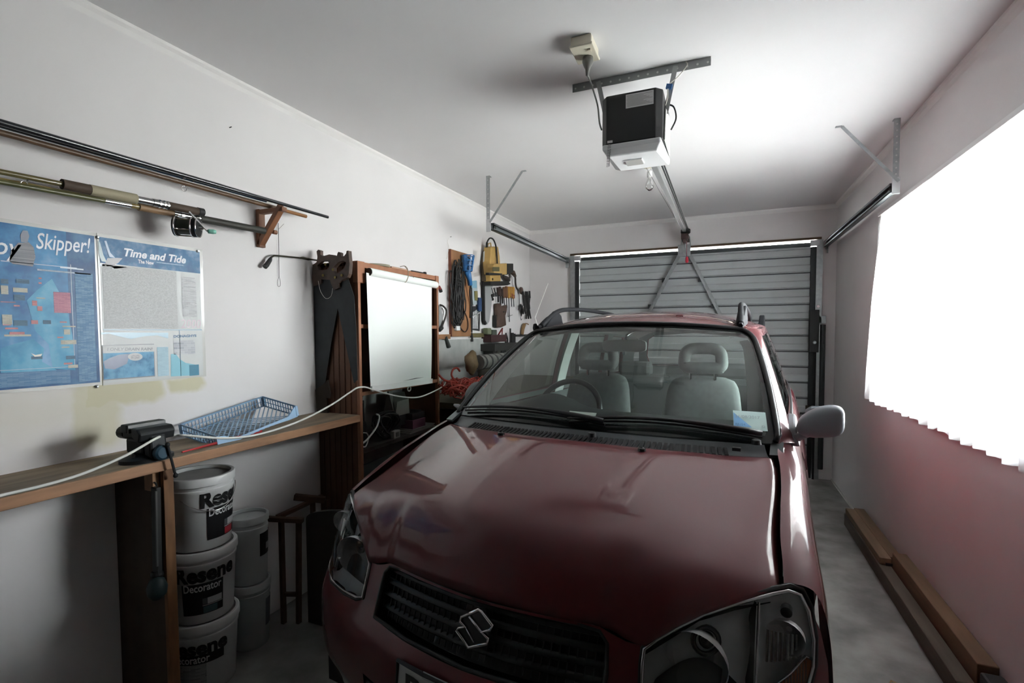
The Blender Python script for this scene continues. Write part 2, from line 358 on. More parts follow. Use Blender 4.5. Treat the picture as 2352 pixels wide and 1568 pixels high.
# ================================================================== HORIZONTAL TRACKS
def track(x, sgn, lab):
    y0, y1, zt, zb = 3.33, YB - .05, 2.165, 2.115
    tk = thing('door_track', lab, 'door track', (x, 4.2, 2.115), 'overhead door tracks')
    b = MB()
    wv = .004
    b.box(x - wv, x + wv, y0, y1, zb, zt)
    b.box(min(x, x + .028*sgn), max(x, x + .028*sgn), y0, y1, zt - .004, zt).box(min(x, x + .028*sgn), max(x, x + .028*sgn), y0, y1, zb, zb + .004)
    b.box(x + .026*sgn - .002, x + .026*sgn + .002, y0, y1, zt - .012, zt).box(x + .026*sgn - .002, x + .026*sgn + .002, y0, y1, zb, zb + .010)
    link('rail', b, mat('track_steel', (.16, .18, .19), .4, .75), tk)
    yb = y0 - .02
    st = Vector((x - .012*sgn, yb, 0)); top = H
    link('hanger_strap', MB().box(x - .022, x + .006, yb - .003, yb + .001, 2.10, H).box(x - .022, x + .006, yb - .004, yb + .03, H - .004, H), steel, tk)
    hb = MB()
    for i in range(11): hb.lathe([(.0045, 0), (.0045, .001)], (x - .008, yb - .0032, 2.14 + i*.033), (0, -1, 0), 8)
    link('strap_holes', hb, mat('white_hole', (.55, .55, .54), .8), tk)['kind'] = 'stuff'
    xe = x + .26*sgn
    link('diagonal_stay', MB().bar((x + .005, yb - .006, 2.165), (xe, yb - .006, H - .004), .016, .003, (0, -1, 0)).box(min(xe, xe + .03*sgn), max(xe, xe + .03*sgn), yb - .014, yb + .004, H - .005, H), steel, tk)
    link('corner_plate', MB().box(x - .024, x + .012, yb - .006, yb + .002, 2.10, 2.19), mat('pale_steel', (.5,.51,.52)), tk, bevel=.002)
    link('roller', MB().lathe([(.014, 0), (.018, .004), (.018, .012), (.012, .016)], (x + .004*sgn, y0 + .045, 2.14), (sgn, 0, 0), 14), dark_m, tk)
    link('end_bracket', MB().box(x - .006, x + .03*sgn if sgn > 0 else x + .006, YB - .06, YB - .05, 2.06, 2.175).box(x - .006, x + .006, YB - .06, YB - .002, 2.10, 2.16), steel, tk)
track(-1.572, 1, 'grey steel overhead track hung beside the wall with the tools')
track(.855, -1, 'grey steel overhead track hung above the bright window')
# ================================================================== DOOR OPENER
op = thing('garage_door_opener', 'black and white ceiling mounted garage door opener with its long rail', 'door opener', (-.363, 2.3, 2.12))
blk = mat('opener_black', (.010, .010, .011), .38); wht = mat('opener_white', (.74, .75, .76), .35)
x0, x1, y0, y1, z0, z1 = -.490, -.238, 2.15, 2.43, 2.165, 2.368
b = MB()
b.prism([(x0 + .024, y0, z0), (x1 - .026, y0, z0), (x1, y0 + .03, z0), (x1, y1, z0), (x0, y1, z0), (x0, y0 + .03, z0)], (0, 0, z1 - z0))
link('chassis', b, blk, op, bevel=.004)
# white light cover under the chassis
def cover():
    b = MB(); zb = 2.112
    lo = [(x0 + .035, y0 + .012, zb + .004), (x1 - .02, y0 + .012, zb + .004), (x1 + .004, y1 - .0, zb + .022), (x0 + .035, y1, zb + .022)]
    hi = [(x0 + .006, y0 - .004, z0), (x1 - .004, y0 - .004, z0), (x1 + .004, y1 + .01, z0 + .004), (x0 + .004, y1 + .01, z0 + .004)]
    md_ = [(p[0], p[1], p[2] - .022) for p in hi]
    b.add(lo + md_ + hi, [(0,3,2,1), (0,1,5,4), (1,2,6,5), (2,3,7,6), (3,0,4,7), (4,5,9,8), (5,6,10,9), (6,7,11,10), (7,4,8,11), (8,9,10,11)]); return b
cv = link('light_cover', cover(), wht, op, bevel=.006)
link('side_panel', MB().prism([(x1 + .003, y0 + .05, z0 + .004), (x1 + .003, y1 - .02, z0 + .004), (x1 + .003, y1 - .03, z1 - .04), (x1 + .003, y0 + .08, z1 - .06)], (.004, 0, 0)), mat('panel_white', (.6, .6, .58), .4), op)
link('bulb_window', MB().box(-.405, -.335, 2.245, 2.315, 2.1165, 2.1205), mat('window_frost', (.50, .49, .47), .15), cv)
link('window_rim', MB().tube([(-.407, 2.243, 2.119), (-.333, 2.243, 2.119), (-.333, 2.317, 2.124), (-.407, 2.317, 2.124)], .003, 6, closed=True), wht, cv)
ya = y0 - .0008
def opf(xo, zo): return lambda x, y: Vector((xo + x, ya - .0012, zo + y))
sl = link('rating_label', MB().box(-.385, -.272, ya - .0008, ya + .0004, 2.302, 2.358), mat('label_paper', (.66, .66, .66), .5), op)
lb = MB()
for i in range(9): lb.box(-.381 + (.002 if i % 3 else 0), -.276 - .012*((i*7) % 4), ya - .0014, ya - .0009, 2.352 - i*.0052 - .0016, 2.352 - i*.0052)
link('label_print', lb, mat('grey_ink', (.28, .28, .28), .6), sl)['kind'] = 'stuff'
link('small_sticker', MB().box(-.462, -.440, ya - .001, ya, 2.170, 2.180), mat('label_paper', (.66,.66,.66)), op)
pts = []
for i in range(150):
    tt = i / 149; a = i * .62
    pts.append((-.452 + .0065*cos(a) - .006*tt, y0 - .006 + .005*sin(a), lerp(2.168, 2.07, tt)))
link('aerial_coil', MB().tube(pts, .0009, 4), dark_m, op, smooth=True)
# ceiling angle with punched holes and two straps
ang = link('ceiling_angle', MB().box(-.646, -.058, 2.258, 2.262, H - .036, H).box(-.646, -.058, 2.262, 2.292, H - .004, H), mat('angle_steel', (.26, .27, .27), .5, .6), op)
hb = MB()
for i in range(15): hb.lathe([(.0045, 0), (.0045, .0012)], (-.632 + i*.0402, 2.2578, H - .022), (0, -1, 0), 10)
link('punched_holes', hb, mat('white_hole', (.55,.55,.54)), ang)['kind'] = 'stuff'
link('mounting_strap', MB().bar((-.527, 2.254, H - .012), (-.487, 2.262, 2.30), .020, .003, (0, -1, 0)), mat('strap_steel', (.36, .37, .37), .5, .6), op)
link('mounting_strap', MB().bar((-.196, 2.254, H - .012), (-.236, 2.262, 2.30), .020, .003, (0, -1, 0)), mat('strap_steel', (.36, .37, .37)), op)
link('blue_tape', MB().bar((-.219, 2.250, 2.415), (-.2235, 2.250, 2.396), .024, .010, (0, -1, 0)), mat('blue_tape', (.03, .14, .36), .5), op)
link('bell_wire', MB().tube(cr([(-.155, 2.256, H - .003), (-.150, 2.25, 2.478), (-.185, 2.25, 2.44), (-.222, 2.248, 2.41), (-.228, 2.25, 2.36), (-.236, 2.25, 2.33)]), .0022, 6), mat('white_wire', (.6, .58, .52), .5), op, smooth=True)
link('cable', MB().tube(cr([(-.232, 2.28, 2.345), (-.205, 2.28, 2.33), (-.195, 2.28, 2.28), (-.215, 2.28, 2.235)]), .0036, 6), dark_m, op, smooth=True)
# rail, chain, trolley
rz0, rz1, ry1 = 2.245, 2.335, 5.20
ra = Vector((-.345, 2.40, rz0)); rb = Vector((-.350, ry1 - .05, rz1))
link('rail', MB().bar(ra, rb, .034, .030), mat('rail_steel', (.38, .39, .39), .4, .7), op, bevel=.004)
for dx in (.035, .047): link('chain', MB().tube([ra + Vector((dx, 0, .0)), rb + Vector((dx*.8, 0, 0))], .0045, 6), mat('chain_black', (.02, .02, .02), .5, .4), op)
link('cord_line', MB().tube([ra + Vector((-.045, .3, 0)), rb + Vector((-.022, -.1, 0))], .0012, 5), mat('chain_black', (.02,.02,.02)), op)
tp = rb + Vector((0, -.05, -.03))
link('idler_pulley', MB().lathe([(.03, -.016), (.045, -.012), (.045, .012), (.03, .016)], tp + Vector((.01, 0, .02)), (0, .3, 1), 14), mat('chain_black', (.02,.02,.02)), op)
tb = MB().box(tp.x - .03, tp.x + .035, tp.y - .02, YB - .005, tp.z - .055, tp.z + .0).box(tp.x - .012, tp.x + .016, tp.y - .01, tp.y + .06, tp.z - .09, tp.z - .05)
link('trolley', tb, mat('trolley_brown', (.05, .022, .02), .6), op, bevel=.004)
for s_ in (-1, 1): link('header_bracket', MB().bar((tp.x + .034*s_, YB - .006, tp.z + .005), (tp.x + .044*s_, YB - .006, tp.z - .09), .012, .006, (0, -1, 0)), steel, op)
link('door_arm', MB().bar((tp.x + .003, tp.y + .03, tp.z - .08), (tp.x + .005, YB - .05, 2.135), .016, .006, (1, 0, 0)), steel, op)
rc = Vector((tp.x + .02, tp.y, tp.z - .07))
link('release_cord', MB().tube([rc, rc + Vector((.004, 0, -.17))], .003, 6), mat('cord_maroon', (.18, .03, .04), .7), op)
link('release_handle', MB().lathe([(.004, .02), (.013, .01), (.016, -.02), (.013, -.036), (.004, -.042)], rc + Vector((.004, 0, -.17)), (0, 0, 1), 12), mat('release_red', (.62, .03, .06), .4), op, smooth=True)
# ceiling outlet and plug
ou = thing('ceiling_outlet', 'cream ceiling power outlet with a grey plug and cord', 'power outlet', (-.512, 1.96, H))
cream = mat('cream_plastic', (.62, .58, .47), .45)
link('box', MB().box(-.552, -.470, 1.90, 2.02, H - .036, H), cream, ou, bevel=.005)
link('face_plate', MB().box(-.556, -.466, 1.895, 2.025, H - .044, H - .034), cream, ou, bevel=.003)
link('switch', MB().box(-.494, -.480, 1.925, 1.945, H - .050, H - .044), mat('cream_plastic', (.62,.58,.47)), ou)
gp = mat('plug_grey', (.14, .14, .13), .5)
q0 = Vector((-.505, 1.985, H - .044))
link('plug', MB().lathe([(.020, 0), (.022, -.018), (.018, -.032), (.009, -.05), (.006, -.075)], q0, (0, .12, 1), 12), gp, ou, smooth=True)
link('cord', MB().tube(cr([q0 + Vector((0, -.008, -.07)), (-.508, 2.02, 2.39), (-.497, 2.05, 2.35), (-.487, 2.08, 2.30), (-.489, 2.12, 2.25), (-.489, 2.16, 2.235)]), .0036, 7), gp, ou, smooth=True)
# bare bulb
bu = thing('light_bulb', 'bare clear light bulb in a white holder on the ceiling', 'light bulb', (-.48, 3.53, 2.38))
bo = Vector((-.48, 3.55, H))
link('ceiling_rose', MB().lathe([(.035, 0), (.033, -.012), (.015, -.018)], bo, n=16), mat('cream_plastic', (.62,.58,.47)), bu, smooth='auto')
link('flex', MB().tube([bo, bo + Vector((.006, .01, -.05))], .003, 6), mat('white_plastic', (.8,.8,.8)), bu)
link('holder', MB().lathe([(.014, -.035), (.017, -.04), (.018, -.07), (.014, -.078)], bo + Vector((.006, .01, 0)), n=14), mat('white_plastic', (.8,.8,.8)), bu, smooth='auto')
link('glass_bulb', MB().lathe([(.012, -.078), (.014, -.09), (.026, -.115), (.030, -.135), (.025, -.155), (.012, -.166), (.002, -.169)], bo + Vector((.006, .01, 0)), n=18), glass('bulb_glass', (.93, .93, .92), 1.5), bu, smooth=True)
link('filament', MB().tube([bo + Vector((0, .01, -.085)), bo + Vector((-.002, .01, -.12)), bo + Vector((.006, .01, -.118)), bo + Vector((.014, .01, -.12)), bo + Vector((.012, .01, -.085))], .0012, 5), steel, bu)
# ================================================================== POSTERS on the left wall
def ink(n, c, r=.3): return mat('ink_' + n, c, r)
def blue_print(name, c1, c2, c3, sc_):
    m = bpy.data.materials.new(name); m.use_nodes = True; t = m.node_tree; b = t.nodes['Principled BSDF']; b.inputs['Roughness'].default_value = .38; b.inputs['Specular IOR Level'].default_value = .3
    tcn = t.nodes.new('ShaderNodeTexCoord'); nz = t.nodes.new('ShaderNodeTexNoise'); nz.inputs['Scale'].default_value = sc_; nz.inputs['Detail'].default_value = 5; nz.inputs['Roughness'].default_value = .62
    r = t.nodes.new('ShaderNodeValToRGB'); t.links.new(tcn.outputs['Object'], nz.inputs['Vector']); t.links.new(nz.outputs[0], r.inputs[0])
    el = r.color_ramp.elements; el[0].position = .36; el[0].color = (*c1, 1); el[1].position = .66; el[1].color = (*c3, 1); q = el.new(.5); q.color = (*c2, 1)
    n2 = t.nodes.new('ShaderNodeTexNoise'); n2.inputs['Scale'].default_value = 7; bp = t.nodes.new('ShaderNodeBump'); bp.inputs['Strength'].default_value = .35; bp.inputs['Distance'].default_value = .01
    t.links.new(tcn.outputs['Object'], n2.inputs['Vector']); t.links.new(n2.outputs[0], bp.inputs['Height']); t.links.new(bp.outputs[0], b.inputs['Normal'])
    t.links.new(r.outputs[0], b.inputs['Base Color']); return m
sea = blue_print('sea_print', (.012, .125, .33), (.04, .25, .50), (.20, .42, .66), 5.0)
sea2 = blue_print('sea_dark_print', (.008, .06, .18), (.018, .10, .25), (.07, .20, .38), 6.0)
land = blue_print('land_print', (.03, .25, .46), (.06, .33, .54), (.13, .42, .61), 9.0)
head = blue_print('header_print', (.012, .085, .21), (.04, .16, .33), (.22, .36, .53), 9.0)
paper_w = mat('poster_paper', (.56, .58, .58), .4)
rim = mat('laminate_edge', (.60, .60, .58), .18)
def PX(off): return XL + off
def rect(mb, y0, y1, z0, z1, off): return mb.add([(PX(off), y0, z0), (PX(off), y0, z1), (PX(off), y1, z1), (PX(off), y1, z0)], [(0, 3, 2, 1)])
def prect(p0, p1, off):
    a = L(*p0); c = L(*p1); return rect(MB(), a.y, c.y, c.z, a.z, off)
def poly_l(pts, off): return MB().add([Vector((PX(off), L(*p).y, L(*p).z)) for p in pts], [tuple(range(len(pts)))])
def ptext(body, p0, p1, size, off, **k):
    a = L(*p0); c = L(*p1); return text_mb(body, size, lambda x, y: Vector((PX(off), a.y + x, a.z + y + (c.z - a.z) * x / max(.01, c.y - a.y))), width=c.y - a.y, **k)
T = .0022
p1 = thing('poster', 'blue laminated skipper poster with a sea chart, left of the tide table sheet', 'poster', (XL, .73, 1.195))
link('sheet', MB().box(XL, XL + T, .36, 1.052, 1.192, 1.724), rim, p1)
link('chart_print', rect(MB(), .36, 1.046, 1.203, 1.712, T + .0006), sea, p1)
link('margin_print', rect(rect(MB(), .965, 1.046, 1.203, 1.712, T + .0010), .36, .965, 1.203, 1.262, T + .0010), sea2, p1)
o = .0016 + T
link('title_text', ptext('Skipper!', (80, 570), (207, 581), .072, o, shear=.22, bold=.0006), ink('white', (.62, .68, .74)), p1)
link('title_text', text_mb('Ahoy', .076, lambda x, y: Vector((PX(o), .708 + x, 1.615 + y)), shear=.22, bold=.0006, width=.140), ink('white', (.62,.68,.74)), p1)
link('subtitle_text', MB().add(rect(rect(MB(), .945, 1.01, 1.590, 1.594, o), .95, 1.03, 1.576, 1.580, o).v, [(0,3,2,1),(4,7,6,5)]), ink('pale_blue', (.40, .52, .64)), p1)
fig = [(22, 592), (28, 565), (40, 556), (46, 553), (46, 537), (52, 529), (62, 531), (66, 541), (63, 553), (70, 558), (78, 568), (82, 590), (76, 607), (30, 607)]
link('figure_print', poly_l([(20, 600), (24, 575), (40, 558), (64, 556), (76, 568), (80, 590), (74, 612), (28, 606)], o), textlines('striped_jersey', (.30, .31, .34), (.13, .14, .17), 30, .12, 9), p1)
link('figure_head', poly_l([(47, 556), (45, 540), (51, 529), (62, 530), (66, 542), (62, 556)], o), ink('shadow', (.10, .13, .19)), p1)
link('land_print', poly_l([(0, 800), (30, 790), (75, 778), (100, 800), (95, 830), (130, 850), (0, 856)], o - .0003), land, p1)
link('land_print', poly_l([(60, 690), (85, 665), (118, 640), (150, 700), (165, 770), (172, 850), (120, 846), (110, 790), (80, 760)], o - .0004), land, p1)
link('pink_box', prect((121, 670), (162, 719), o), textlines('pink_print', (.58, .26, .33), (.38, .13, .22), 70, .28, 1.2), p1)
random.seed(11)
boxes = [((0, 655), (18, 676), 'cream'), ((28, 660), (62, 672), 'cream'), ((30, 676), (56, 690), 'shadow'), ((0, 640), (18, 652), 'shadow'), ((35, 640), (66, 652), 'shadow'), ((3, 722), (27, 745), 'cream'), ((30, 735), (62, 748), 'shadow'), ((70, 735), (86, 744), 'pink'),
    ((97, 735), (116, 744), 'shadow'), ((72, 690), (84, 702), 'pink'), ((84, 703), (96, 714), 'pink'), ((0, 692), (34, 695), 'pink'), ((82, 683), (102, 686), 'cream'), ((10, 752), (40, 756), 'pink'), ((20, 762), (55, 768), 'pink'), ((8, 768), (70, 772), 'cream'),
    ((136, 738), (152, 741), 'pink'), ((142, 748), (172, 751), 'cream'), ((145, 756), (160, 768), 'cream'), ((130, 773), (144, 776), 'pink'), ((138, 781), (174, 790), 'cream'), ((140, 796), (158, 798), 'cream'), ((150, 817), (172, 824), 'shadow'), ((145, 833), (165, 836), 'pink'), ((155, 838), (178, 844), 'cream'),
    ((5, 745), (24, 747), 'pink'), ((87, 637), (94, 641), 'pink'), ((87, 648), (94, 652), 'pink'), ((84, 621), (160, 624), 'pale_blue'), ((70, 818), (96, 824), 'shadow'), ((30, 700), (44, 704), 'pink')]
INK = {'cream': (.55, .55, .47), 'shadow': (.06, .17, .28), 'pink': (.60, .26, .28), 'pale_blue': (.40, .52, .64)}
for a, c, kk in boxes: link('chart_note', prect(a, c, o + .0002), textlines('note_' + kk, INK[kk], tuple(v * .72 for v in INK[kk]), 90, .3, 1.1), p1)
link('beach_mark', poly_l([(70, 811), (80, 815), (96, 812), (92, 818), (78, 819)], o + .0003), ink('cream2', (.6, .6, .52)), p1)
b = MB()
for z_ in (1.640 - .03,): pass
for (a, c) in (((0, 598), (175, 618)),):
    pa_ = L(*a); pc_ = L(*c); rect(b, pa_.y, pc_.y, pa_.z - .002, pa_.z, o)
rect(b, .973, .9745, 1.262, 1.605, o); rect(b, .36, .974, 1.262, 1.2635, o)
link('chart_border', b, ink('pale_blue', (.40,.52,.64)), p1)
link('column_print', rect(MB(), .984, 1.036, 1.21, 1.58, o), textlines('column_print_blue', (.035, .16, .34), (.20, .36, .52), 80, .28, 1.4), p1)
link('foot_print', rect(MB(), .50, .96, 1.210, 1.254, o), textlines('foot_print_blue', (.03, .15, .33), (.16, .31, .48), 80, .28, 2.2), p1)
p2 = thing('poster', 'laminated tide table sheet with a blue heading, beside the skipper chart', 'poster', (XL, 1.24, 1.19))
y0, y1 = 1.055, 1.425
link('sheet', MB().box(XL, XL + T, y0, 1.438, 1.190, 1.724), rim, p2)
link('paper', rect(MB(), y0 + .006, y1, 1.197, 1.712, T + .0006), mat('poster_paper', (.64,.66,.66)), p2)
link('heading_print', rect(MB(), y0 + .006, y1, 1.622, 1.712, T + .0010), head, p2)
link('sail_print', poly_l([(224, 553), (228, 556), (236, 585), (244, 602), (232, 600), (226, 585)], o), ink('sail', (.38, .50, .52)), p2)
link('sail_print', poly_l([(238, 553), (243, 553), (252, 580), (263, 592), (250, 590), (243, 570)], o), ink('sail2', (.35, .46, .60)), p2)
link('boat_print', poly_l([(240, 605), (245, 593), (268, 592), (280, 593), (270, 604), (258, 610), (244, 612)], o), ink('boat', (.27, .27, .29)), p2)
link('wake_print', poly_l([(227, 606), (238, 604), (240, 611), (227, 611)], o), ink('white', (.62,.68,.74)), p2)
link('wake_print', poly_l([(252, 611), (270, 611), (292, 614), (262, 617)], o), ink('sail', (.38,.50,.52)), p2)
link('title_text', ptext('Time and Tide', (280, 587), (426, 605), .040, o, shear=.28, bold=.0012), ink('white', (.62,.68,.74)), p2)
link('subtitle_text', ptext('The New', (316, 604), (352, 608), .019, o, bold=.0005), ink('white', (.62,.68,.74)), p2)
link('subtitle_line', prect((358, 601), (420, 611), o), textlines('faint_line', (.13, .30, .48), (.42, .55, .68), 45, .5, .7), p2)
link('tide_table', rect(MB(), y0 + .012, 1.325, 1.392, 1.618, o), textlines('table_print', (.60, .61, .61), (.28, .29, .30), 120, .22, .55, .05), p2)
link('side_column', rect(MB(), 1.345, 1.405, 1.44, 1.60, o), textlines('side_print', (.62, .63, .64), (.40, .41, .43), 75, .34, 1.3), p2)
b = MB()
for zz in (1.601, 1.585, 1.563, 1.546, 1.507, 1.502): rect(b, 1.352, 1.40, zz - .0022, zz, o + .0003)
link('column_heads', b, ink('grey', (.22, .23, .25)), p2)['kind'] = 'stuff'
link('year_text', text_mb('2000', .050, lambda x, y: Vector((PX(o), 1.335 + x, 1.395 + y)), shear=.15, width=.085), ink('faint_pink', (.60, .47, .54)), p2)
link('table_foot', rect(MB(), y0 + .006, y1, 1.3855, 1.388, o), ink('mid_blue', (.14, .28, .42)), p2)
link('wave_band', poly_l([(231, 768), (250, 766), (270, 772), (300, 778), (330, 772), (360, 770), (385, 777), (385, 764), (231, 763)], o), ink('pale_sky', (.38, .55, .66)), p2)
link('comic_frame', prect((233, 792), (355, 864), o), ink('grey', (.22,.23,.25)), p2)
cmf = prect((234.5, 806), (353.5, 862), o + .0003); link('comic_water', cmf, blue_print('comic_sea', (.04, .17, .33), (.10, .32, .52), (.16, .40, .60), 30), p2)
link('comic_banner', prect((234.5, 794), (353.5, 807), o + .0005), mat('poster_paper', (.64,.66,.66)), p2)
link('comic_text', ptext('I ONLY DRAIN RAIN!', (244, 805), (349, 804), .0145, o + .0008, shear=.15, bold=.0004), ink('grey', (.22,.23,.25)), p2)
link('speech_bubble', poly_l([(309 + 17*cos(a*pi/8), 819 + 9*sin(a*pi/8)) for a in range(16)], o + .0006), mat('poster_paper', (.64,.66,.66)), p2)
link('bubble_print', prect((299, 815), (319, 824), o + .0008), textlines('faint_grey', (.60, .62, .63), (.3, .31, .33), 110, .3, .8), p2)
link('comic_rock', poly_l([(236, 830), (250, 822), (272, 814), (297, 812), (290, 835), (262, 848), (240, 846)], o + .0005), ink('rock', (.16, .19, .30)), p2)
link('side_note', prect((359, 797), (387, 862), o), textlines('pale_note', (.42, .60, .68), (.34, .50, .60), 60, .3, 1.2), p2)
link('brand_text', ptext('DONAGHYS', (397, 775), (450, 773), .013, o, bold=.0007), ink('navy', (.06, .14, .26)), p2)
link('brand_note', prect((397, 782), (447, 812), o), textlines('brand_print', (.62, .64, .65), (.34, .36, .42), 60, .55, 1.6), p2)
link('coast_print', poly_l([(391, 813), (402, 812), (412, 825), (425, 833), (452, 838), (455, 861), (391, 864)], o), ink('coast', (.20, .50, .62)), p2)
link('corner_print', prect((433, 838), (456, 861), o + .0002), ink('teal', (.03, .20, .32)), p2)
b = MB(); rect(b, 1.329, 1.331, 1.2, 1.386, o); link('column_rule', b, ink('mid_blue', (.14,.28,.42)), p2)
rd = ink('pin', (.5, .5, .48))
for i, (px, py, wd_) in enumerate((((222, 545, 'top of the seam between the two posters')), ((221, 887, 'foot of the seam between the two posters')), ((452, 577, 'top right corner of the tide table sheet')))):
    q = L(px, py); solo('drawing_pin', MB().lathe([(.006, .003), (.006, .005), (.003, .007), (.003, .010)], (XL, q.y, q.z), (1, 0, 0), 10), steel, 'small drawing pin at the ' + wd_, 'pin')
# ================================================================== FISHING RODS on wooden brackets
bw = mat('stained_wood', (.23, .095, .045), .55, n=.35, ns=14, stretch=(1, 1, .15))
def bracket(y, lab):
    br = thing('wall_bracket', lab, 'bracket', (XL, y, 1.775), 'wooden rod brackets')
    link('wall_post', MB().box(XL, XL + .022, y - .017, y + .017, 1.775, 1.950), bw, br, bevel=.002)
    link('arm', MB().box(XL, XL + .165, y - .014, y + .014, 1.928, 1.948), bw, br, bevel=.002)
    link('diagonal', MB().bar((XL + .008, y - .002, 1.786), (XL + .150, y - .002, 1.952), .030, .024, (0, 0, 1)), bw, br, bevel=.002)
    link('peg', MB().lathe([(.010, 0), (.010, .02)], (XL + .075, y + .012, 1.845), (0, 1, 0), 10), bw, br)
bracket(1.722, 'brown wooden wall bracket carrying the butt ends of the fishing rods')
black_r = mat('rod_black', (.012, .014, .018), .25, coat=.6); blue_r = mat('rod_blue', (.02, .05, .10), .22, coat=.8)
brown_r = mat('rod_brown', (.14, .075, .035), .4, n=.3, ns=30); olive_r = mat('rod_olive', (.13, .105, .035), .3, coat=.4); chrome = mat('chrome', (.8,.8,.8))
cork_d = mat('grip_brown', (.07, .045, .03), .7); cork_l = mat('grip_cream', (.36, .32, .22), .7); rubber = mat('dark_rubber', (.012,.013,.014))
def rod(label, y0, y1, off, z0, z1, segs, extras=None):
    """segs: list of (y start, y end, radius, material, name)"""
    r = thing('fishing_rod', label, 'fishing rod', (XL + off, (y0 + y1) / 2, min(z0, z1)), 'fishing rods on the wall brackets')
    def P(y): return Vector((XL + off, y, lerp(z0, z1, (y - y0) / (y1 - y0))))
    for a, c, rr, m, nm in segs:
        ra_, rb_ = rr if isinstance(rr, tuple) else (rr, rr)
        link(nm, MB().tube([P(a), P(c)], [ra_, rb_], 12), m, r, smooth='auto')
    if extras: extras(r, P)
    return r
yA = L(729, 505).y
def guides(r, P, ys, s=.012):
    for y in ys:
        c = P(y) + Vector((0, 0, -.022)); link('line_guide', MB().tube([c + Vector((.001, s*cos(a), s*sin(a))) for a in [i*2*pi/14 for i in range(14)]], .0017, 5, closed=True).tube([P(y + .02), c + Vector((0, .006, .01))], .0016, 5), chrome, r, smooth=True)
rod('longest black fishing rod, topmost on the brackets, its tip past the right bracket', .2, 2.01, .150, 1.966, 1.963, [(.2, 1.2, (.011, .009), black_r, 'butt'), (1.2, 2.01, (.009, .0075), black_r, 'blank')], None)
rod('glossy blue black fishing rod lying on the brackets against the longest black rod', .2, 1.66, .122, 1.970, 1.964, [(.2, .75, .0125, blue_r, 'butt'), (.75, 1.1, .0105, black_r, 'grip'), (1.1, 1.66, (.010, .006), blue_r, 'blank'), (1.28, 1.287, .0112, chrome, 'ring'), (1.318, 1.324, .0112, chrome, 'ring')], lambda r, P: guides(r, P, (.735,)))
rod('brown fishing rod with a hanging line ring, lowest of the upper bundle', .2, 1.93, .085, 1.957, 1.956, [(.2, 1.75, .0095, brown_r, 'blank'), (1.75, 1.93, .0085, mat('rod_amber', (.30, .13, .04), .4), 'tip')], lambda r, P: guides(r, P, (1.312,), .010))
def rodx(px, py, off): q = L(px, py, off); return q.y, q.z
o1 = .114
ya, za = rodx(0, 405, o1); yb, zb = rodx(466, 488, o1)
def ry(px, py): return rodx(px, py, o1)[0]
rod('fishing rod with a cream and brown grip and silver reel seat, above the reel', .2, yb, o1, za, zb, [(.2, ry(142, 424), .0085, olive_r, 'blank'), (ry(142, 424), ry(206, 437), .0165, cork_d, 'fore_grip'), (ry(206, 437), ry(312, 457), .0175, cork_l, 'grip'), (ry(312, 457), ry(350, 465), .0125, mat('dull_chrome', (.4, .4, .4), .25, 1), 'reel_seat'), (ry(350, 465), ry(386, 472), .0145, mat('dull_chrome', (.4, .4, .4), .25, 1), 'locking_nut'), (ry(386, 472), yb - .02, .0150, cork_d, 'rear_grip'), (yb - .022, yb, .0165, rubber, 'butt_cap')],
    lambda r, P: [link('locking_ring', MB().tube([P(y), P(y + .006)], .0165, 14), chrome, r) for y in (ry(362, 467), ry(372, 469), ry(380, 471))] and guides(r, P, (ry(55, 420),), .008))
o2 = .085
ya2, za2 = rodx(0, 424, o2); yb2, zb2 = rodx(607, 530, o2)
rl = rod('long fishing rod carrying the black reel, its dark butt on the right bracket', .2, yb2, o2, za2 - .001, zb2, [(.2, ry(330, 475), .0095, mat('rod_gold', (.22, .16, .05), .3, coat=.5), 'blank'), (ry(330, 475), ry(408, 492), .0135, mat('grip_tan', (.27, .16, .08), .5), 'fore_grip'), (ry(408, 492), ry(470, 503), .0125, mat('dull_chrome', (.4,.4,.4)), 'reel_seat'), (ry(470, 503), yb2, .0150, mat('butt_dark', (.028, .028, .022), .6), 'butt')],
    lambda r, P: [link('locking_ring', MB().tube([P(y), P(y + .012)], .0152, 14), chrome, r) for y in (ry(408, 492), ry(424, 494), ry(458, 502))])
o3 = .118
ya3, za3 = rodx(0, 432, o3); yb3, zb3 = rodx(300, 472, o3)
rod('thin olive fishing rod, lowest of the lower bundle', .2, yb3, o3, za3, zb3, [(.2, ry(240, 460), .0075, mat('rod_green', (.10, .10, .035), .3), 'blank'), (ry(238, 460), yb3, .0085, chrome, 'tip_ferrule')], None)
# reel
rc = L(432, 521, .13); re_ = thing('fishing_reel', 'black multiplier fishing reel with chrome rings and a mint green crank knob', 'fishing reel', (rc.x, rc.y, rc.z - .04))
ax = Vector((.80, .60, -.03)).normalized(); R0 = .037
def rl_(prof, m, nm, n=24): link(nm, MB().lathe(prof, rc, ax, n), m, re_, smooth='auto')
rl_([(R0*.98, -.045), (R0, -.040), (R0, -.036), (R0*.9, -.034)], rubber, 'left_plate')
rl_([(R0*.62, -.036), (R0*.80, -.030), (R0*.80, .018), (R0*.62, .022)], mat('reel_green', (.035, .045, .03), .5), 'spool_line')
rl_([(R0*.96, .018), (R0, .022), (R0, .034), (R0*.9, .038), (R0*.3, .040)], rubber, 'right_plate')
u_ = ax.orthogonal().normalized(); q_ = ax.cross(u_)
def ring(h, r_, t_=.0028): return MB().tube([rc + ax*h + (u_*cos(a) + q_*sin(a))*r_ for a in [i*2*pi/28 for i in range(28)]], t_, 6, closed=True)
for h in (-.037, .018, .036): link('chrome_ring', ring(h, R0*1.01), chrome, re_, smooth=True)
b = MB()
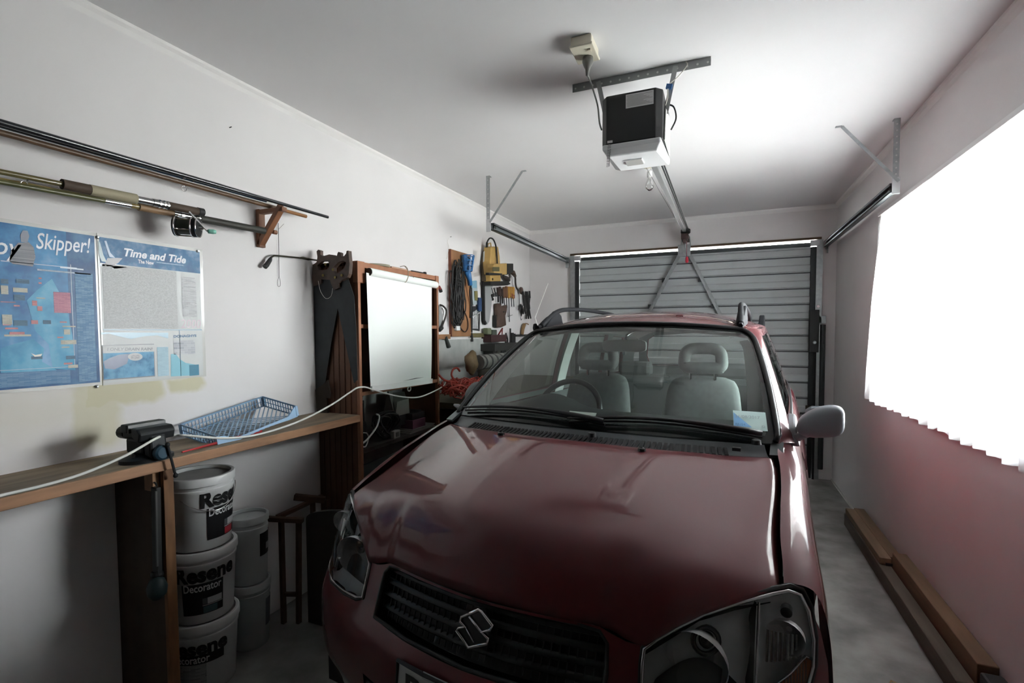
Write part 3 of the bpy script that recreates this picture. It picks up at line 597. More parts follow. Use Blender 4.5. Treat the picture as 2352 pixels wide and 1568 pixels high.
for i in range(5): a = i*2*pi/5 + .4; d_ = (u_*cos(a) + q_*sin(a))*R0*.92; b.tube([rc + ax*-.036 + d_, rc + ax*.020 + d_], .0028, 6)
link('frame_posts', b, chrome, re_)
hub = rc + ax*.044
hA = onX(434, 486, hub.x + .004); hB = onX(477, 531, hub.x + .014)
link('crank_arm', MB().bar(hA, hB, .010, .003, ax), chrome, re_, bevel=.001)
link('hub', MB().lathe([(.011, .038), (.010, .046), (.006, .052)], rc, ax, 14), mat('dull_chrome', (.4,.4,.4)), re_)
link('star_drag', MB().tube([rc + ax*.041 + u_*.02, rc + ax*.041 - u_*.004], .003, 6), chrome, re_)
link('crank_knob', MB().lathe([(.004, 0), (.0085, .003), (.0095, .018), (.0080, .028), (.002, .030)], hB, (.25, .95, .06), 14), mat('mint_plastic', (.20, .50, .40), .35), re_, smooth=True)
link('reel_foot', MB().bar(rc + Vector((-.02, -.03, .036)), rc + Vector((-.02, .035, .030)), .014, .006), chrome, re_)
# twisted wire loop
s0 = L(640, 515, .15); hs = thing('wire_loop', 'twisted wire with a small loop hanging below the rod bracket', 'wire', (XL + .01, s0.y, 1.6))
def LW(x, y): q = onX(x, y, XL + .008); return q
wire = mat('thin_wire', (.05, .05, .05), .5, .3)
link('strand', MB().tube([LW(639, 512), LW(640, 560), LW(640.5, 600), LW(641, 636)], .0014, 5), wire, hs)
link('loop', MB().tube(cr([LW(641, 634), LW(637, 648), LW(638, 656), LW(641, 658), LW(644, 655), LW(644, 646), LW(641, 635)]), .0009, 5), wire, hs)
link('tail', MB().tube([LW(640, 526), LW(652, 514)], .0009, 5), wire, hs)
# gas torch wand
tw = thing('gas_torch', 'long bent gas torch wand with a black nozzle against the wall', 'torch', (XL + .02, 1.87, 1.67))
def LT(x, y): return onX(x, y, XL + .028)
link('tube', MB().tube(cr([LT(623, 591), LT(628, 588), LT(636, 587), LT(690, 592)]), .0042, 8), mat('torch_brass', (.05, .045, .03), .4, .7), tw, smooth=True)
link('grip', MB().tube([LT(690, 592), LT(696, 592), LT(708, 595), LT(714, 595.5), LT(727, 597.5)], [.0042, .007, .0065, .0042, .0042], 8), mat('torch_brass', (.05,.045,.03)), tw, smooth=True)
link('nozzle', MB().tube([LT(623, 591), LT(620, 597), LT(613, 608), LT(608, 613)], [.005, .010, .0115, .0115], 10), rubber, tw, smooth='auto')
# hook and nails higher up
def nail(px, py, lab): q = L(px, py); solo('nail', MB().tube([q, q + Vector((.012, .001, .002))], .0022, 6), wire, lab, 'nail')
nail(527, 293, 'lone nail high in the wall above the fishing rods')
# ================================================================== CABINET with roller blind
CX0, CX1, CY0, CY1, CZ1 = XL, -1.735, 2.07, 2.86, 1.742
ply = mat('cabinet_wood', (.155, .062, .028), .6, n=.45, ns=9, stretch=(.6, .6, .08)); edge = mat('cabinet_edge', (.34, .145, .075), .6, n=.25, ns=18, stretch=(1, 1, .2)); inner = mat('cabinet_dark', (.045, .022, .016), .7)
cb = thing('cabinet', 'tall open brown wooden cabinet with a board side, behind the white blind', 'cabinet', (-1.87, 2.46, 0))
nb = 7; bwid = (CX1 - .02 - CX0) / nb
for i in range(nb): link('board', MB().box(CX0 + i*bwid + .0015, CX0 + (i+1)*bwid - .0015, CY0, CY0 + .014, 0, CZ1), ply, cb, bevel=.003)
link('side_backing', MB().box(CX0, CX1 - .02, CY0 + .010, CY0 + .018, 0, CZ1), inner, cb)
link('side_panel', MB().box(CX0, CX1 - .002, CY1 - .018, CY1, 0, CZ1 - .01), ply, cb)
link('front_stile', MB().box(CX1 - .022, CX1, CY0, CY0 + .020, 0, CZ1 - .11), edge, cb, bevel=.002)
link('front_stile', MB().box(CX1 - .022, CX1, CY1 - .020, CY1, 0, CZ1 - .02), edge, cb, bevel=.002)
link('corner_block', MB().box(CX1 - .03, CX1 + .002, CY0 - .003, CY0 + .055, CZ1 - .112, CZ1), edge, cb, bevel=.003)
link('corner_block', MB().box(CX1 - .03, CX1 + .002, CY1 - .032, CY1 + .006, CZ1 - .085, CZ1), edge, cb, bevel=.003)
link('top_rail', MB().box(CX1 - .022, CX1 - .004, CY0 + .055, CY1 - .03, CZ1 - .030, CZ1 - .002), edge, cb)
link('top_board', MB().box(CX0, CX1 - .02, CY0, CY1, CZ1 - .022, CZ1 - .004), ply, cb)
for zz, nm in ((1.415, 'shelf'), (1.06, 'shelf'), (.755, 'shelf')):
    link(nm, MB().box(CX0, CX1 - .004, CY0 + .016, CY1 - .016, zz - .020, zz), edge if zz > .8 else mat('bench_dark', (.05, .042, .036), .7, n=.5, ns=20), cb)
link('plinth', MB().box(CX0, CX1 - .03, CY0 + .016, CY1 - .016, .0, .10), inner, cb)
link('back_board', MB().box(CX0, CX0 + .006, CY0 + .016, CY1 - .016, 1.06, CZ1 - .02), inner, cb)
link('lower_drawer_front', MB().box(CX1 - .05, CX1 - .035, CY0 + .02, CY1 - .02, .43, .66), mat('dark_slate', (.03, .038, .038), .6), cb)
rbd = thing('roller_blind', 'white roller blind pulled down over the cabinet front', 'roller blind', (CX1 + .02, 2.46, 1.04))
bl = mat('blind_cloth', (.80, .825, .80), .75)
r0 = Vector((CX1 + .020, 2.135, 1.690)); r1 = Vector((CX1 + .020, 2.795, 1.677))
link('roll', MB().tube([r0, r1], .022, 20), bl, rbd, smooth='auto')
link('end_cap', MB().tube([r0 + Vector((0, -.004, 0)), r0], .020, 16), rubber, rbd)
def bpt(s, t_):
    ya_ = lerp(2.108, 2.122, t_); yb_ = lerp(2.742, 2.720 + .012*sin(3*t_), t_)
    return Vector((CX1 + .024 + .010*sin(3.3*s + .3)*t_ + .004*sin(9*s)*t_, lerp(ya_, yb_, s), lerp(lerp(1.683, 1.671, s), lerp(1.062, 1.048, s), t_)))
link('cloth', MB().grid(bpt, 24, 30), bl, rbd, smooth=True)
link('hem_bar', MB().grid(lambda s, t_: bpt(s, .955 + .045*t_) + Vector((.004, 0, 0)), 20, 2), bl, rbd, solid=.008)
link('torn_slit', MB().add([bpt(.47, .943) + Vector((.003, 0, 0)), bpt(.68, .930) + Vector((.003, 0, 0)), bpt(.84, .930) + Vector((.003, 0, 0)), bpt(.60, .940) + Vector((.003, 0, 0))], [(0, 1, 2, 3)]), rubber, rbd)
rg = bpt(.55, 1.0) + Vector((.012, 0, -.008))
link('pull_ring', MB().tube([rg + Vector((.002*cos(a), .013*cos(a), -.006 + .013*sin(a))) for a in [i*2*pi/18 for i in range(18)]], .0038, 8, closed=True), mat('ring_grey', (.45, .45, .40), .35), rbd, smooth=True)
hk = thing('wire_hook', 'bent wire hook tied over the middle of the blind roll', 'wire hook', (CX1 + .03, 2.47, 1.63))
hx = CX1 + .046
def HX(x, y, dx=0): return onX(x, y, hx + dx)
link('wire', MB().tube(cr([HX(919, 612, -.05), HX(930, 611, -.03), HX(936, 618), HX(938, 632), HX(934, 645), HX(930, 648)]), .0022, 6), mat('straw_wire', (.25, .21, .15), .6), hk, smooth=True)
link('wire', MB().tube(cr([HX(929, 611, -.03), HX(938, 622), HX(950, 637)]), .0014, 5), mat('straw_wire', (.25,.21,.15)), hk, smooth=True)
# odds and ends on the cabinet top
tz = CZ1 - .004
q = onZ(875, 600, tz + .01); solo('tin_lid', MB().lathe([(.075, 0), (.078, .004), (.078, .012), (.070, .012), (.066, .006)], (-1.80, 2.30, tz), n=28), mat('khaki_tin', (.26, .24, .17), .5), 'khaki tin lid lying on the cabinet top', 'lid', smooth='auto')
for i, (yy, ln, c, lab) in enumerate(((2.40, .16, (.5, .33, .24), 'pinkish offcut of wood lying on the cabinet top near the tin lid'), (2.62, .14, (.42, .24, .16), 'reddish offcut of wood lying on the cabinet top at its right end'))):
    solo('wood_offcut', MB().box(-1.80, -1.765, yy, yy + ln, tz, tz + .016), mat('offcut_%d' % i, c, .7, n=.3, ns=20), lab, 'offcut', bevel=.002)
q = thing('door_bolt', 'small black bolt with a round knob on the cabinet top', 'bolt', (-1.77, 2.70, tz))
link('shaft', MB().tube([(-1.765, 2.60, tz + .009), (-1.765, 2.745, tz + .009)], .006, 8), rubber, q)
link('knob', MB().lathe([(.010, 0), (.013, .006), (.013, .016), (.008, .020)], (-1.765, 2.745, tz), n=12), rubber, q, smooth='auto')
# ================================================================== HAND SAWS on the cabinet side
sawy = CY0 - .004
steel_d = mat('saw_steel', (.030, .034, .038), .55, .3, n=.3, ns=12); sawh = mat('saw_handle', (.085, .05, .035), .55, n=.45, ns=22)
def SY(x, y, off): return onY(x, y, sawy - off)
def flat(pts, off, th): return MB().prism([SY(x, y, off) for x, y in pts], (0, th, 0))
def holed(pts, hole, off, th):
    m = MB(); P2 = [(SY(x, y, off).x, SY(x, y, off).z) for x, y in pts]; H2 = [(SY(x, y, off).x, SY(x, y, off).z) for x, y in hole]; yy = sawy - off
    for d_ in (0, th): m.patch(P2, lambda a, c, d_=d_: Vector((a, yy + d_, c)), .02, (H2,))
    for R_ in (P2, H2):
        n = len(R_); m.add([(a, yy, c) for a, c in R_] + [(a, yy + th, c) for a, c in R_], [(i, (i+1) % n, n + (i+1) % n, n + i) for i in range(n)])
    return m
s1 = thing('hand_saw', 'dark hand saw hung straight by the wall, its worn wooden handle up', 'hand saw', (-1.95, sawy - .01, 1.07), 'hand saws on the cabinet side')
link('blade', flat([(720, 655), (752, 630), (775, 640), (779, 690), (762, 780), (746, 885), (741, 900), (722, 897)], .012, .002), steel_d, s1)
link('handle', holed([(720, 657), (717, 640), (718, 608), (727, 602), (729, 590), (727, 577), (731, 573), (736, 575), (736, 585), (742, 588), (756, 584), (770, 586), (776, 589), (780, 582), (777, 600), (764, 608), (757, 625), (757, 642), (738, 641), (737, 652)], [(729, 609), (739, 600), (753, 599), (757, 607), (754, 617), (744, 620), (732, 619)], .024, .020), sawh, s1, bevel=.002)
for x, y in ((742, 632), (748, 607)): link('handle_bolt', MB().lathe([(.007, 0), (.007, .003)], SY(x, y, .026), (0, -1, 0), 10), mat('brass', (.20, .15, .05), .4, .8), s1)
s2 = thing('hand_saw', 'dark hand saw hung slanting to the right, overlapping the other saw', 'hand saw', (-1.84, sawy - .035, 1.15), 'hand saws on the cabinet side')
link('blade', flat([(765, 650), (790, 645), (800, 640), (813, 680), (818, 760), (821, 872), (813, 880), (775, 705)], .036, .002), steel_d, s2)
link('handle', holed([(757, 610), (764, 600), (773, 592), (775, 582), (777, 578), (781, 580), (781, 590), (790, 588), (795, 582), (796, 576), (800, 575), (801, 588), (803, 605), (801, 628), (797, 637), (785, 642), (777, 652), (778, 660), (767, 666), (762, 656), (757, 640)], [(766, 614), (777, 602), (788, 598), (795, 602), (791, 615), (778, 627), (770, 628), (766, 622)], .052, .024), sawh, s2, bevel=.002)
for x, y in ((770, 637), (785, 632), (765, 619)): link('handle_bolt', MB().lathe([(.007, 0), (.007, .003)], SY(x, y, .055), (0, -1, 0), 10), mat('brass', (.20,.15,.05)), s2)
link('string_loop', MB().tube(cr([SY(731, 645, .04), SY(736, 668, .045), SY(748, 685, .05), SY(760, 680, .055), SY(764, 662, .06)]), .0009, 5), mat('white_wire', (.6,.58,.52)), s2)
gl_ = thing('wood_scrap', 'dark scrap of old wood at the foot of the hanging saws', 'scrap', (-1.98, sawy - .02, .95))
link('strip', flat([(724, 895), (745, 880), (750, 915), (752, 950), (735, 955), (728, 950)], .02, .012), mat('old_brown', (.04, .028, .02), .8), gl_)
link('splinter', flat([(742, 885), (752, 872), (758, 905), (756, 915), (748, 912)], .034, .010), mat('old_brown', (.04,.028,.02)), gl_)
# ================================================================== WALL BENCH
BZ, BF = .945, -1.732
top_w = mat('bench_top_wood', (.30, .225, .15), .7, n=.5, ns=7, stretch=(3, .35, 3), bump=.15)
edge_w = mat('bench_edge_wood', (.40, .215, .115), .6, n=.35, ns=16, stretch=(2, .3, 2)); dk = mat('bench_leg_dark', (.07, .042, .028), .75, n=.4, ns=8, stretch=(1, 1, .2))
be = thing('wall_bench', 'narrow wooden plank bench along the left wall with a board leg', 'bench', (-1.87, 1.2, 0))
link('plank_top', MB().box(XL, BF - .006, .2, CY0 - .004, BZ - .034, BZ), top_w, be, bevel=.003)
link('front_edge', MB().box(BF - .008, BF, .2, CY0 - .004, BZ - .036, BZ - .001), edge_w, be, bevel=.003)
link('leg_board', MB().box(XL + .002, BF - .022, 1.079, 1.107, 0, BZ - .036), dk, be)
link('leg_front_edge', MB().box(BF - .024, BF - .006, 1.076, 1.110, 0, BZ - .036), mat('leg_edge_wood', (.27, .125, .05), .65, n=.55, ns=10, stretch=(2, 2, .5)), be, bevel=.002)
link('cleat', MB().box(BF - .075, BF - .03, 1.055, 1.078, BZ - .105, BZ - .036), edge_w, be, bevel=.002)
link('wall_cleat', MB().box(XL, XL + .03, .2, CY0 - .004, BZ - .075, BZ - .034), dk, be)
# long dark tool hanging on the leg board
dt = thing('hanging_tool', 'long dark tool with a round head hanging on the bench leg board', 'tool', (-1.80, 1.05, .45))
def D(x, y, o=.02): return onY(x, y, 1.079 - o)
dt_m = mat('tool_black', (.014, .014, .014), .6); dt_t = mat('tool_teal', (.012, .03, .032), .55)
link('shaft', MB().bar(D(358, 1118), D(362, 1318), .030, .016, (0, 1, 0)), dt_m, dt, bevel=.003)
link('slot', MB().bar(D(358, 1128, .03), D(361, 1300, .03), .006, .006, (0, 1, 0)), mat('tool_grey', (.05, .05, .05), .5), dt)
link('head', MB().lathe([(.004, -.045), (.022, -.036), (.031, -.01), (.028, .012), (.016, .028)], D(361, 1355, .03), (0, 0, -1), 14), dt_t, dt, smooth=True)
link('collar', MB().lathe([(.017, -.01), (.020, 0), (.017, .01)], D(361, 1318, .02), (0, 0, 1), 12), dt_m, dt)
link('hang_hook', MB().tube(cr([D(352, 1120, .01), D(349, 1112, .015), D(355, 1108, .02), D(360, 1116, .02)]), .003, 5), dt_m, dt)
# ------------------------------------------------------------------ vise
vm = mat('vise_iron', (.016, .018, .020), .5, .4); vb = mat('vise_blue', (.02, .055, .085), .45, .3)
vi = thing('bench_vise', 'black and blue iron bench vise bolted to the plank bench', 'vise', (-1.83, 1.07, BZ))
b = MB(); bc = (-1.80, 1.062)
b.lathe([(.082, 0), (.082, .012), (.062, .020), (.050, .026)], (bc[0] - .02, bc[1], BZ), n=24)
link('swivel_base', b, vm, vi, smooth='auto')
link('body', MB().box(-1.90, -1.775, 1.03, 1.095, BZ + .024, BZ + .075).box(-1.935, -1.83, 1.035, 1.09, BZ + .07, BZ + .105), vm, vi, bevel=.008)
link('anvil', MB().lathe([(.010, 0), (.022, .006), (.022, .05), (.014, .056)], (-1.945, 1.062, BZ + .085), (-1, 0, 0), 14), vm, vi, smooth='auto')
link('fixed_jaw', MB().prism([(-1.86, 1.00, BZ + .10), (-1.86, 1.00, BZ + .128), (-1.815, 1.00, BZ + .128), (-1.815, 1.00, BZ + .10)], (0, .125, 0)), vm, vi, bevel=.004)
link('sliding_jaw', MB().prism([(-1.795, 1.005, BZ + .085), (-1.80, 1.005, BZ + .118), (-1.755, 1.005, BZ + .116), (-1.735, 1.005, BZ + .10), (-1.745, 1.005, BZ + .07)], (0, .115, 0)), vm, vi, bevel=.005)
link('jaw_neck', MB().prism([(-1.78, 1.035, BZ + .02), (-1.79, 1.035, BZ + .09), (-1.735, 1.035, BZ + .09), (-1.73, 1.035, BZ + .012)], (0, .055, 0)), vm, vi, bevel=.008)
link('jaw_plate', MB().box(-1.815, -1.809, 1.003, 1.122, BZ + .10, BZ + .126), mat('jaw_steel', (.12, .12, .12), .4, .8), vi)
link('screw_boss', MB().lathe([(.020, 0), (.025, .006), (.025, .036), (.018, .042)], (-1.748, 1.065, BZ + .030), (1, 0, 0), 16), vb, vi, smooth='auto')
hA = Vector((-1.700, 1.075, BZ + .055)); hB = Vector((-1.700, 1.098, BZ - .055))
link('handle', MB().tube([hA, hB], .0048, 8), mat('vise_iron', (.016,.018,.020)), vi, smooth='auto')
for p_ in (hA, hB): link('handle_ball', MB().lathe([(.003, -.008), (.008, -.004), (.008, .004), (.003, .008)], p_, (0, .2, 1), 10), vm, vi, smooth=True)
for yy in (1.012, 1.112): link('base_bolt', MB().lathe([(.010, 0), (.010, .012), (.006, .014)], (-1.80, yy, BZ + .018), n=6), mat('dull_chrome', (.4,.4,.4)), vi)
for o_ in vi.children:
    for v_ in o_.data.vertices: v_.co.x = (v_.co.x + ORG[vi.name].x + 1.735)*.74 - 1.735 - ORG[vi.name].x
# ------------------------------------------------------------------ plastic basket tray leaning against the wall
pb_d = mat('basket_blue_dark', (.16, .28, .43), .4); pb_l = mat('basket_blue', (.36, .56, .78), .4)
FLt = onX(498, 1003, -1.79); FLb = onX(502, 1019, -1.79); BLt = onX(415, 975, -1.985); BRt = onX(603, 911, -1.985); FRt = FLt + (BRt - BLt)
dn = (FLb - FLt); dn = Vector((.004, .004, -.044))
bk_ = thing('plastic_basket', 'pale blue plastic basket tray tilted against the wall on the bench', 'basket', (-1.9, 1.5, BZ))
def BQ(a, c, h): return FLt.lerp(FRt, a).lerp(BLt.lerp(BRt, a), c) + dn * (1 - h)
def wall_mesh(P, n, m_, nm, mt):
    b = MB()
    b.bar(P(0, 1), P(1, 1), .006, .006).bar(P(0, .5), P(1, .5), .003, .003).bar(P(0, .02), P(1, .02), .005, .005)
    for i in range(n + 1): b.bar(P(i/n, 0), P(i/n, 1), .0034, .0030, (0, 1, 0))
    return link(nm, b, mt, bk_)
wall_mesh(lambda s, h: BQ(s, 1, h), 26, 2, 'back_grid', pb_d)
wall_mesh(lambda s, h: BQ(0, s, h), 13, 2, 'end_grid', pb_d)
wall_mesh(lambda s, h: BQ(1, s, h), 13, 2, 'end_grid', pb_d)
for a, c in ((0, 0), (1, 0), (0, 1), (1, 1)): link('corner_post', MB().bar(BQ(a, c, 0), BQ(a, c, 1.02), .012, .012, (0, 1, 0)), pb_l if c == 0 else pb_d, bk_)
b = MB(); nn = 15
for i in range(-nn, nn + 1):
    for sg in (1, -1):
        seg = []
        for c in (0.0, 1.0):
            pass
        a0 = i / nn; a1 = a0 + .55 * sg
        # clip diagonal to the floor of the tray
        t0, t1 = 0.0, 1.0
        lo, hi = min(a0, a1), max(a0, a1)
        if hi <= 0 or lo >= 1: continue
        def tt(v): return (v - a0) / (a1 - a0)
        ts = sorted((tt(0), tt(1))); t0 = max(0, ts[0]); t1 = min(1, ts[1])
        if t1 - t0 < .03: continue
        b.bar(BQ(lerp(a0, a1, t0), t0, .03), BQ(lerp(a0, a1, t1), t1, .03), .005, .003)
link('floor_lattice', b, mat('basket_lattice', (.26, .38, .52), .4), bk_)
# scooped front wall
def scoop(s): return lerp(.95, .30, sm(s, .04, .20)) if s < .5 else lerp(.30, 1.0, sm(s, .86, .99))
outw = (FLt - BLt).normalized() * .004
V = []; n = 40
fr = MB().grid(lambda s, t_: BQ(s, 0, lerp(-.06 + .30*sin(pi*min(1, max(0, (s - .12)/.75)))*.55, scoop(s), t_)) + outw, n, 1)
link('front_lip', fr, pb_l, bk_, solid=.006)
# ------------------------------------------------------------------ red stick under the basket
ra_ = onZ(418, 1038, BZ + .006); rb_ = onZ(600, 990, BZ + .006)
solo('red_stick', MB().tube([ra_, ra_.lerp(rb_, .5), rb_], [.003, .006, .006], 8), mat('red_paint', (.45, .02, .025), .45), 'thin red stick lying on the bench under the blue basket', 'stick')
# ------------------------------------------------------------------ long white cord
wc = mat('white_cord', (.72, .72, .68), .5)
def WC(x, y, X=-1.692): return onX(x, y, X)
cp = [WC(-60, 1152), WC(0, 1138), WC(110, 1112), WC(200, 1084), WC(290, 1045), WC(352, 1010, -1.712), WC(376, 1000, -1.757), WC(404, 999, -1.757), WC(430, 1000, -1.73), WC(520, 1006), WC(600, 996), WC(690, 966), WC(760, 930), WC(805, 900), WC(822, 890), WC(840, 889)]
cp += [WC(858, 895), WC(893, 905), WC(930, 912), WC(965, 911), WC(1000, 897), WC(1018, 886), WC(1023, 877), WC(1021, 872)]
solo('white_lead', MB().tube(cr(cp, 6), .0042, 8), wc, 'long white cord swagged over the vise and across the cabinet front', 'cord', smooth=True)
# ================================================================== PAINT BUCKETS
pail_w = mat('pail_white', (.66, .66, .66), .35); lab_k = mat('label_black', (.010, .010, .011), .4); lid_g = mat('lid_grey', (.40, .39, .385), .5, n=.2, ns=14)
def pail(c, zb, zt, rt, rb, label, phi, mode, bodym=pail_w, name='paint_bucket', group=None, lidm=None):
    h = zt - zb; O = Vector((c[0], c[1], zb)); p = thing(name, label, 'bucket', (c[0], c[1], zb), group)
    link('body', MB().lathe([(rb*.96, 0), (rb, .006), (lerp(rb, rt, .78), h*.78), (rt*1.0, h*.80), (rt*1.0, h*.83), (lerp(rb, rt, .86)*.985, h*.84), (rt*.985, h - .012)], O, n=40, caps=False), bodym, p, smooth='auto')
    link('lid', MB().lathe([(rt*1.0, h - .032), (rt*1.045, h - .030), (rt*1.045, h - .004), (rt*1.02, h), (rt*.93, h), (rt*.91, h - .012)], O, n=40, caps=False), bodym, p, smooth='auto')
    link('lid_panel', MB().lathe([(rt*.925, h - .014), (rt*.60, h - .013), (.002, h - .012)], O, n=32, caps=False), lidm or lid_g, p, smooth=True)
    def rr(z): return lerp(rb, rt, .78 * min(1, z/(h*.78))) + .0012
    def cyl(z0, z1, a0, a1, off=0):
        return MB().grid(lambda s, t_: O + Vector(((rr(lerp(z0, z1, t_)) + off)*cos(lerp(a0, a1, s)), (rr(lerp(z0, z1, t_)) + off)*sin(lerp(a0, a1, s)), lerp(z0, z1, t_))), 20, 3)
    def tcyl(body, size, a0, z0, off=.001, **k):
        return text_mb(body, size, lambda x, y: O + Vector(((rr(z0+y) + off)*cos(a0 + x/rr(z0)), (rr(z0+y) + off)*sin(a0 + x/rr(z0)), z0 + y)), **k)
    if mode == 'full':
        link('brand_text', tcyl('Resene', .082, phi, h*.605, bold=.0035, width=.215), lab_k, p)
        link('label', cyl(h*.14, h*.575, phi + .20, phi + 1.45), lab_k, p)
        link('label_text', tcyl('Decorator', .042, phi + .25, h*.470, .0016, width=.128, bold=.0008), mat('label_white', (.66,.66,.66), .4), p)
        link('label_patch', cyl(h*.27, h*.36, phi + .95, phi + 1.40, .0008), mat('label_silver', (.45, .46, .47), .4), p)
        link('label_picture', cyl(h*.27, h*.36, phi + .80, phi + .95, .0008), mat('label_dark_grey', (.10, .11, .12), .4), p)
        link('label_rule', cyl(h*.255, h*.262, phi + .80, phi + 1.42, .0008), mat('label_white', (.66,.66,.66)), p)
        link('label_stripe', cyl(h*.15, h*.245, phi + .82, phi + 1.25, .0008), mat('label_red', (.42, .03, .04), .4) if 'top' in label else mat('label_teal', (.06, .12, .14), .4), p)
    if mode == 'low':
        link('brand_text', tcyl('Resene', .075, phi, h*.60, bold=.0035, width=.215), lab_k, p)
        link('label', cyl(h*.46, h*.59, phi + .05, phi + 1.75), lab_k, p)
        link('label_text', tcyl('Decorator', .042, phi + .12, h*.485, .0016, width=.135, bold=.0008), mat('label_white', (.66,.66,.66)), p)
        link('small_print', cyl(h*.10, h*.46, phi + .10, phi + 1.2), textlines('pail_print', (.50, .50, .50), (.25, .25, .25), 60, .4, 1.3), p)
    if mode == 'band':
        link('label', cyl(h*.40, h*.74, phi, phi + 1.5), lab_k, p)
        link('label_patch', cyl(h*.47, h*.57, phi + .45, phi + 1.3, .0008), mat('label_silver', (.45,.46,.47)), p)
    if mode == 'grey': link('label', cyl(h*.30, h*.72, phi, phi + 1.2), mat('label_slate', (.16, .17, .19), .5), p)
    return p, O, h
bc_ = (-1.882, 1.300)
pp, O, h = pail(bc_, .552, .830, .118, .104, 'white paint bucket with a wire handle, top of the front stack', radians(-36), 'full', group='stacked paint buckets')
ang = [(-1.05 + i*.085) for i in range(26)]
hp = []
for a in ang:
    s_ = (a + 1.05) / 2.125; hp.append(O + Vector((.122*cos(a - .1), .122*sin(a - .1), h*.74 - .065*sin(pi*s_) + .02*s_)))
link('wire_handle', MB().tube(hp, .0018, 6), chrome, pp, smooth=True)
pail(bc_, .276, .552, .120, .105, 'white paint bucket, middle of the front stack', radians(-82), 'full', group='stacked paint buckets')
pail(bc_, .0, .276, .120, .105, 'white paint bucket, bottom of the front stack on the floor', radians(-102), 'low', group='stacked paint buckets')
b2 = (-1.918, 1.538)
cl = mat('pail_clear', (.50, .52, .52), .3)
pail(b2, .285, .578, .080, .072, 'narrow pale bucket with a black label band, upper one of the back stack', radians(-5), 'band', cl, lidm=cl, group='stacked narrow buckets')
pail(b2, .0, .285, .082, .072, 'narrow pale bucket with a slate label, lower one of the back stack', radians(10), 'grey', cl, group='stacked narrow buckets')
# ================================================================== FOLDING STOOL and round board behind the buckets
stw = mat('stool_wood', (.10, .05, .028), .65, n=.3, ns=15)
fs = thing('folding_stand', 'small brown wooden folding stand by the wall behind the buckets', 'folding stand', (-1.90, 1.85, 0))
link('top_rail', MB().bar((-1.985, 1.66, .505), (-1.80, 1.735, .495), .026, .022), stw, fs, bevel=.003)
link('cross_rail', MB().bar((-1.925, 1.70, .505), (-1.93, 1.99, .515), .024, .020), stw, fs, bevel=.003)
link('back_rail', MB().bar((-1.985, 1.86, .545), (-1.86, 1.94, .52), .03, .03), stw, fs, bevel=.003)
for p_, q_ in (((-1.90, 1.70, .495), (-1.90, 1.70, 0)), ((-1.82, 1.728, .49), (-1.835, 1.728, 0)), ((-1.955, 1.95, .52), (-1.95, 1.95, 0)), ((-1.865, 1.955, .515), (-1.86, 1.955, 0))): link('leg', MB().bar(p_, q_, .018, .020, (0, 1, 0)), stw, fs)
link('stretcher', MB().bar((-1.90, 1.70, .14), (-1.83, 1.728, .14), .016, .016), stw, fs)
bd = [(-1.795, .004)] ; arc = [(-1.795 + .30*(1 - cos(a))*1.25, .50 + .075*sin(a)) for a in [i*pi/2/10 for i in range(11)]]
poly = [(-1.795, 0.002)] + arc + [(-1.36, .575), (-1.36, .002)]
solo('round_board', MB().prism([(x, 1.745, z) for x, z in poly], (0, .020, 0)), mat('board_dark', (.030, .027, .023), .7, n=.3, ns=6), 'dark board with a rounded top standing behind the car headlight', 'board', bevel=.003)
# ================================================================== INSIDE THE LOWER CABINET
SZ = .755
gb = thing('grease_gun', 'black upright grease gun with a slotted lever, in the lower cabinet', 'grease gun', (-1.79, 2.15, SZ))
link('barrel', MB().lathe([(.019, 0), (.021, .01), (.021, .12), (.017, .135)], (-1.795, 2.155, SZ), n=14), rubber, gb, smooth='auto')
link('frame', MB().box(-1.797, -1.788, 2.132, 2.141, SZ + .10, SZ + .24).box(-1.797, -1.788, 2.158, 2.167, SZ + .10, SZ + .24).box(-1.797, -1.788, 2.132, 2.167, SZ + .235, SZ + .25), rubber, gb, bevel=.002)
link('knob', MB().lathe([(.006, 0), (.008, .02), (.013, .028), (.012, .042), (.004, .048)], (-1.793, 2.15, SZ + .25), n=12), rubber, gb, smooth=True)
kb = MB(); random.seed(5)
for k_ in range(9):
    c = Vector((-1.80 + random.uniform(-.02, .03), 2.33 + random.uniform(-.03, .05), SZ + .085)); r_ = random.uniform(.055, .085); tl_ = random.uniform(-.5, .5)
    kb.tube([c + Vector((.018*sin(2*a) + .02*random.uniform(-.3, .3), r_*cos(a)*1.2, r_*.95*sin(a) + tl_*.02*cos(a))) for a in [i*2*pi/20 for i in range(20)]], .0045, 6, closed=True)
solo('black_cable', kb, dt_m, 'tangled coil of black cable in the lower cabinet', 'cable', smooth=True)
solo('white_lead', MB().tube(cr([(-1.745, 2.085, SZ + .03), (-1.745, 2.14, SZ + .05), (-1.750, 2.22, SZ + .10), (-1.755, 2.25, SZ + .15), (-1.765, 2.235, SZ + .165)]), .0052, 7).tube(cr([(-1.745, 2.085, SZ + .09), (-1.747, 2.13, SZ + .08), (-1.75, 2.15, SZ + .05), (-1.745, 2.12, SZ + .012), (-1.745, 2.085, SZ + .02)]), .0035, 6), wc, 'short white lead curled at the left end of the lower cabinet', 'lead', smooth=True)
pt = thing('power_adaptor', 'pale double plug adaptor below the black cable coil', 'adaptor', (-1.755, 2.40, SZ))
link('block', MB().box(-1.77, -1.745, 2.37, 2.43, SZ, SZ + .045), mat('pale_plastic', (.36, .36, .33), .5), pt, bevel=.004)
link('socket_face', MB().box(-1.746, -1.743, 2.385, 2.415, SZ + .01, SZ + .035), mat('plug_grey', (.14,.14,.13)), pt)
cx = thing('open_carton', 'open grey carton with raised flaps in the lower cabinet', 'carton', (-1.86, 2.55, SZ))
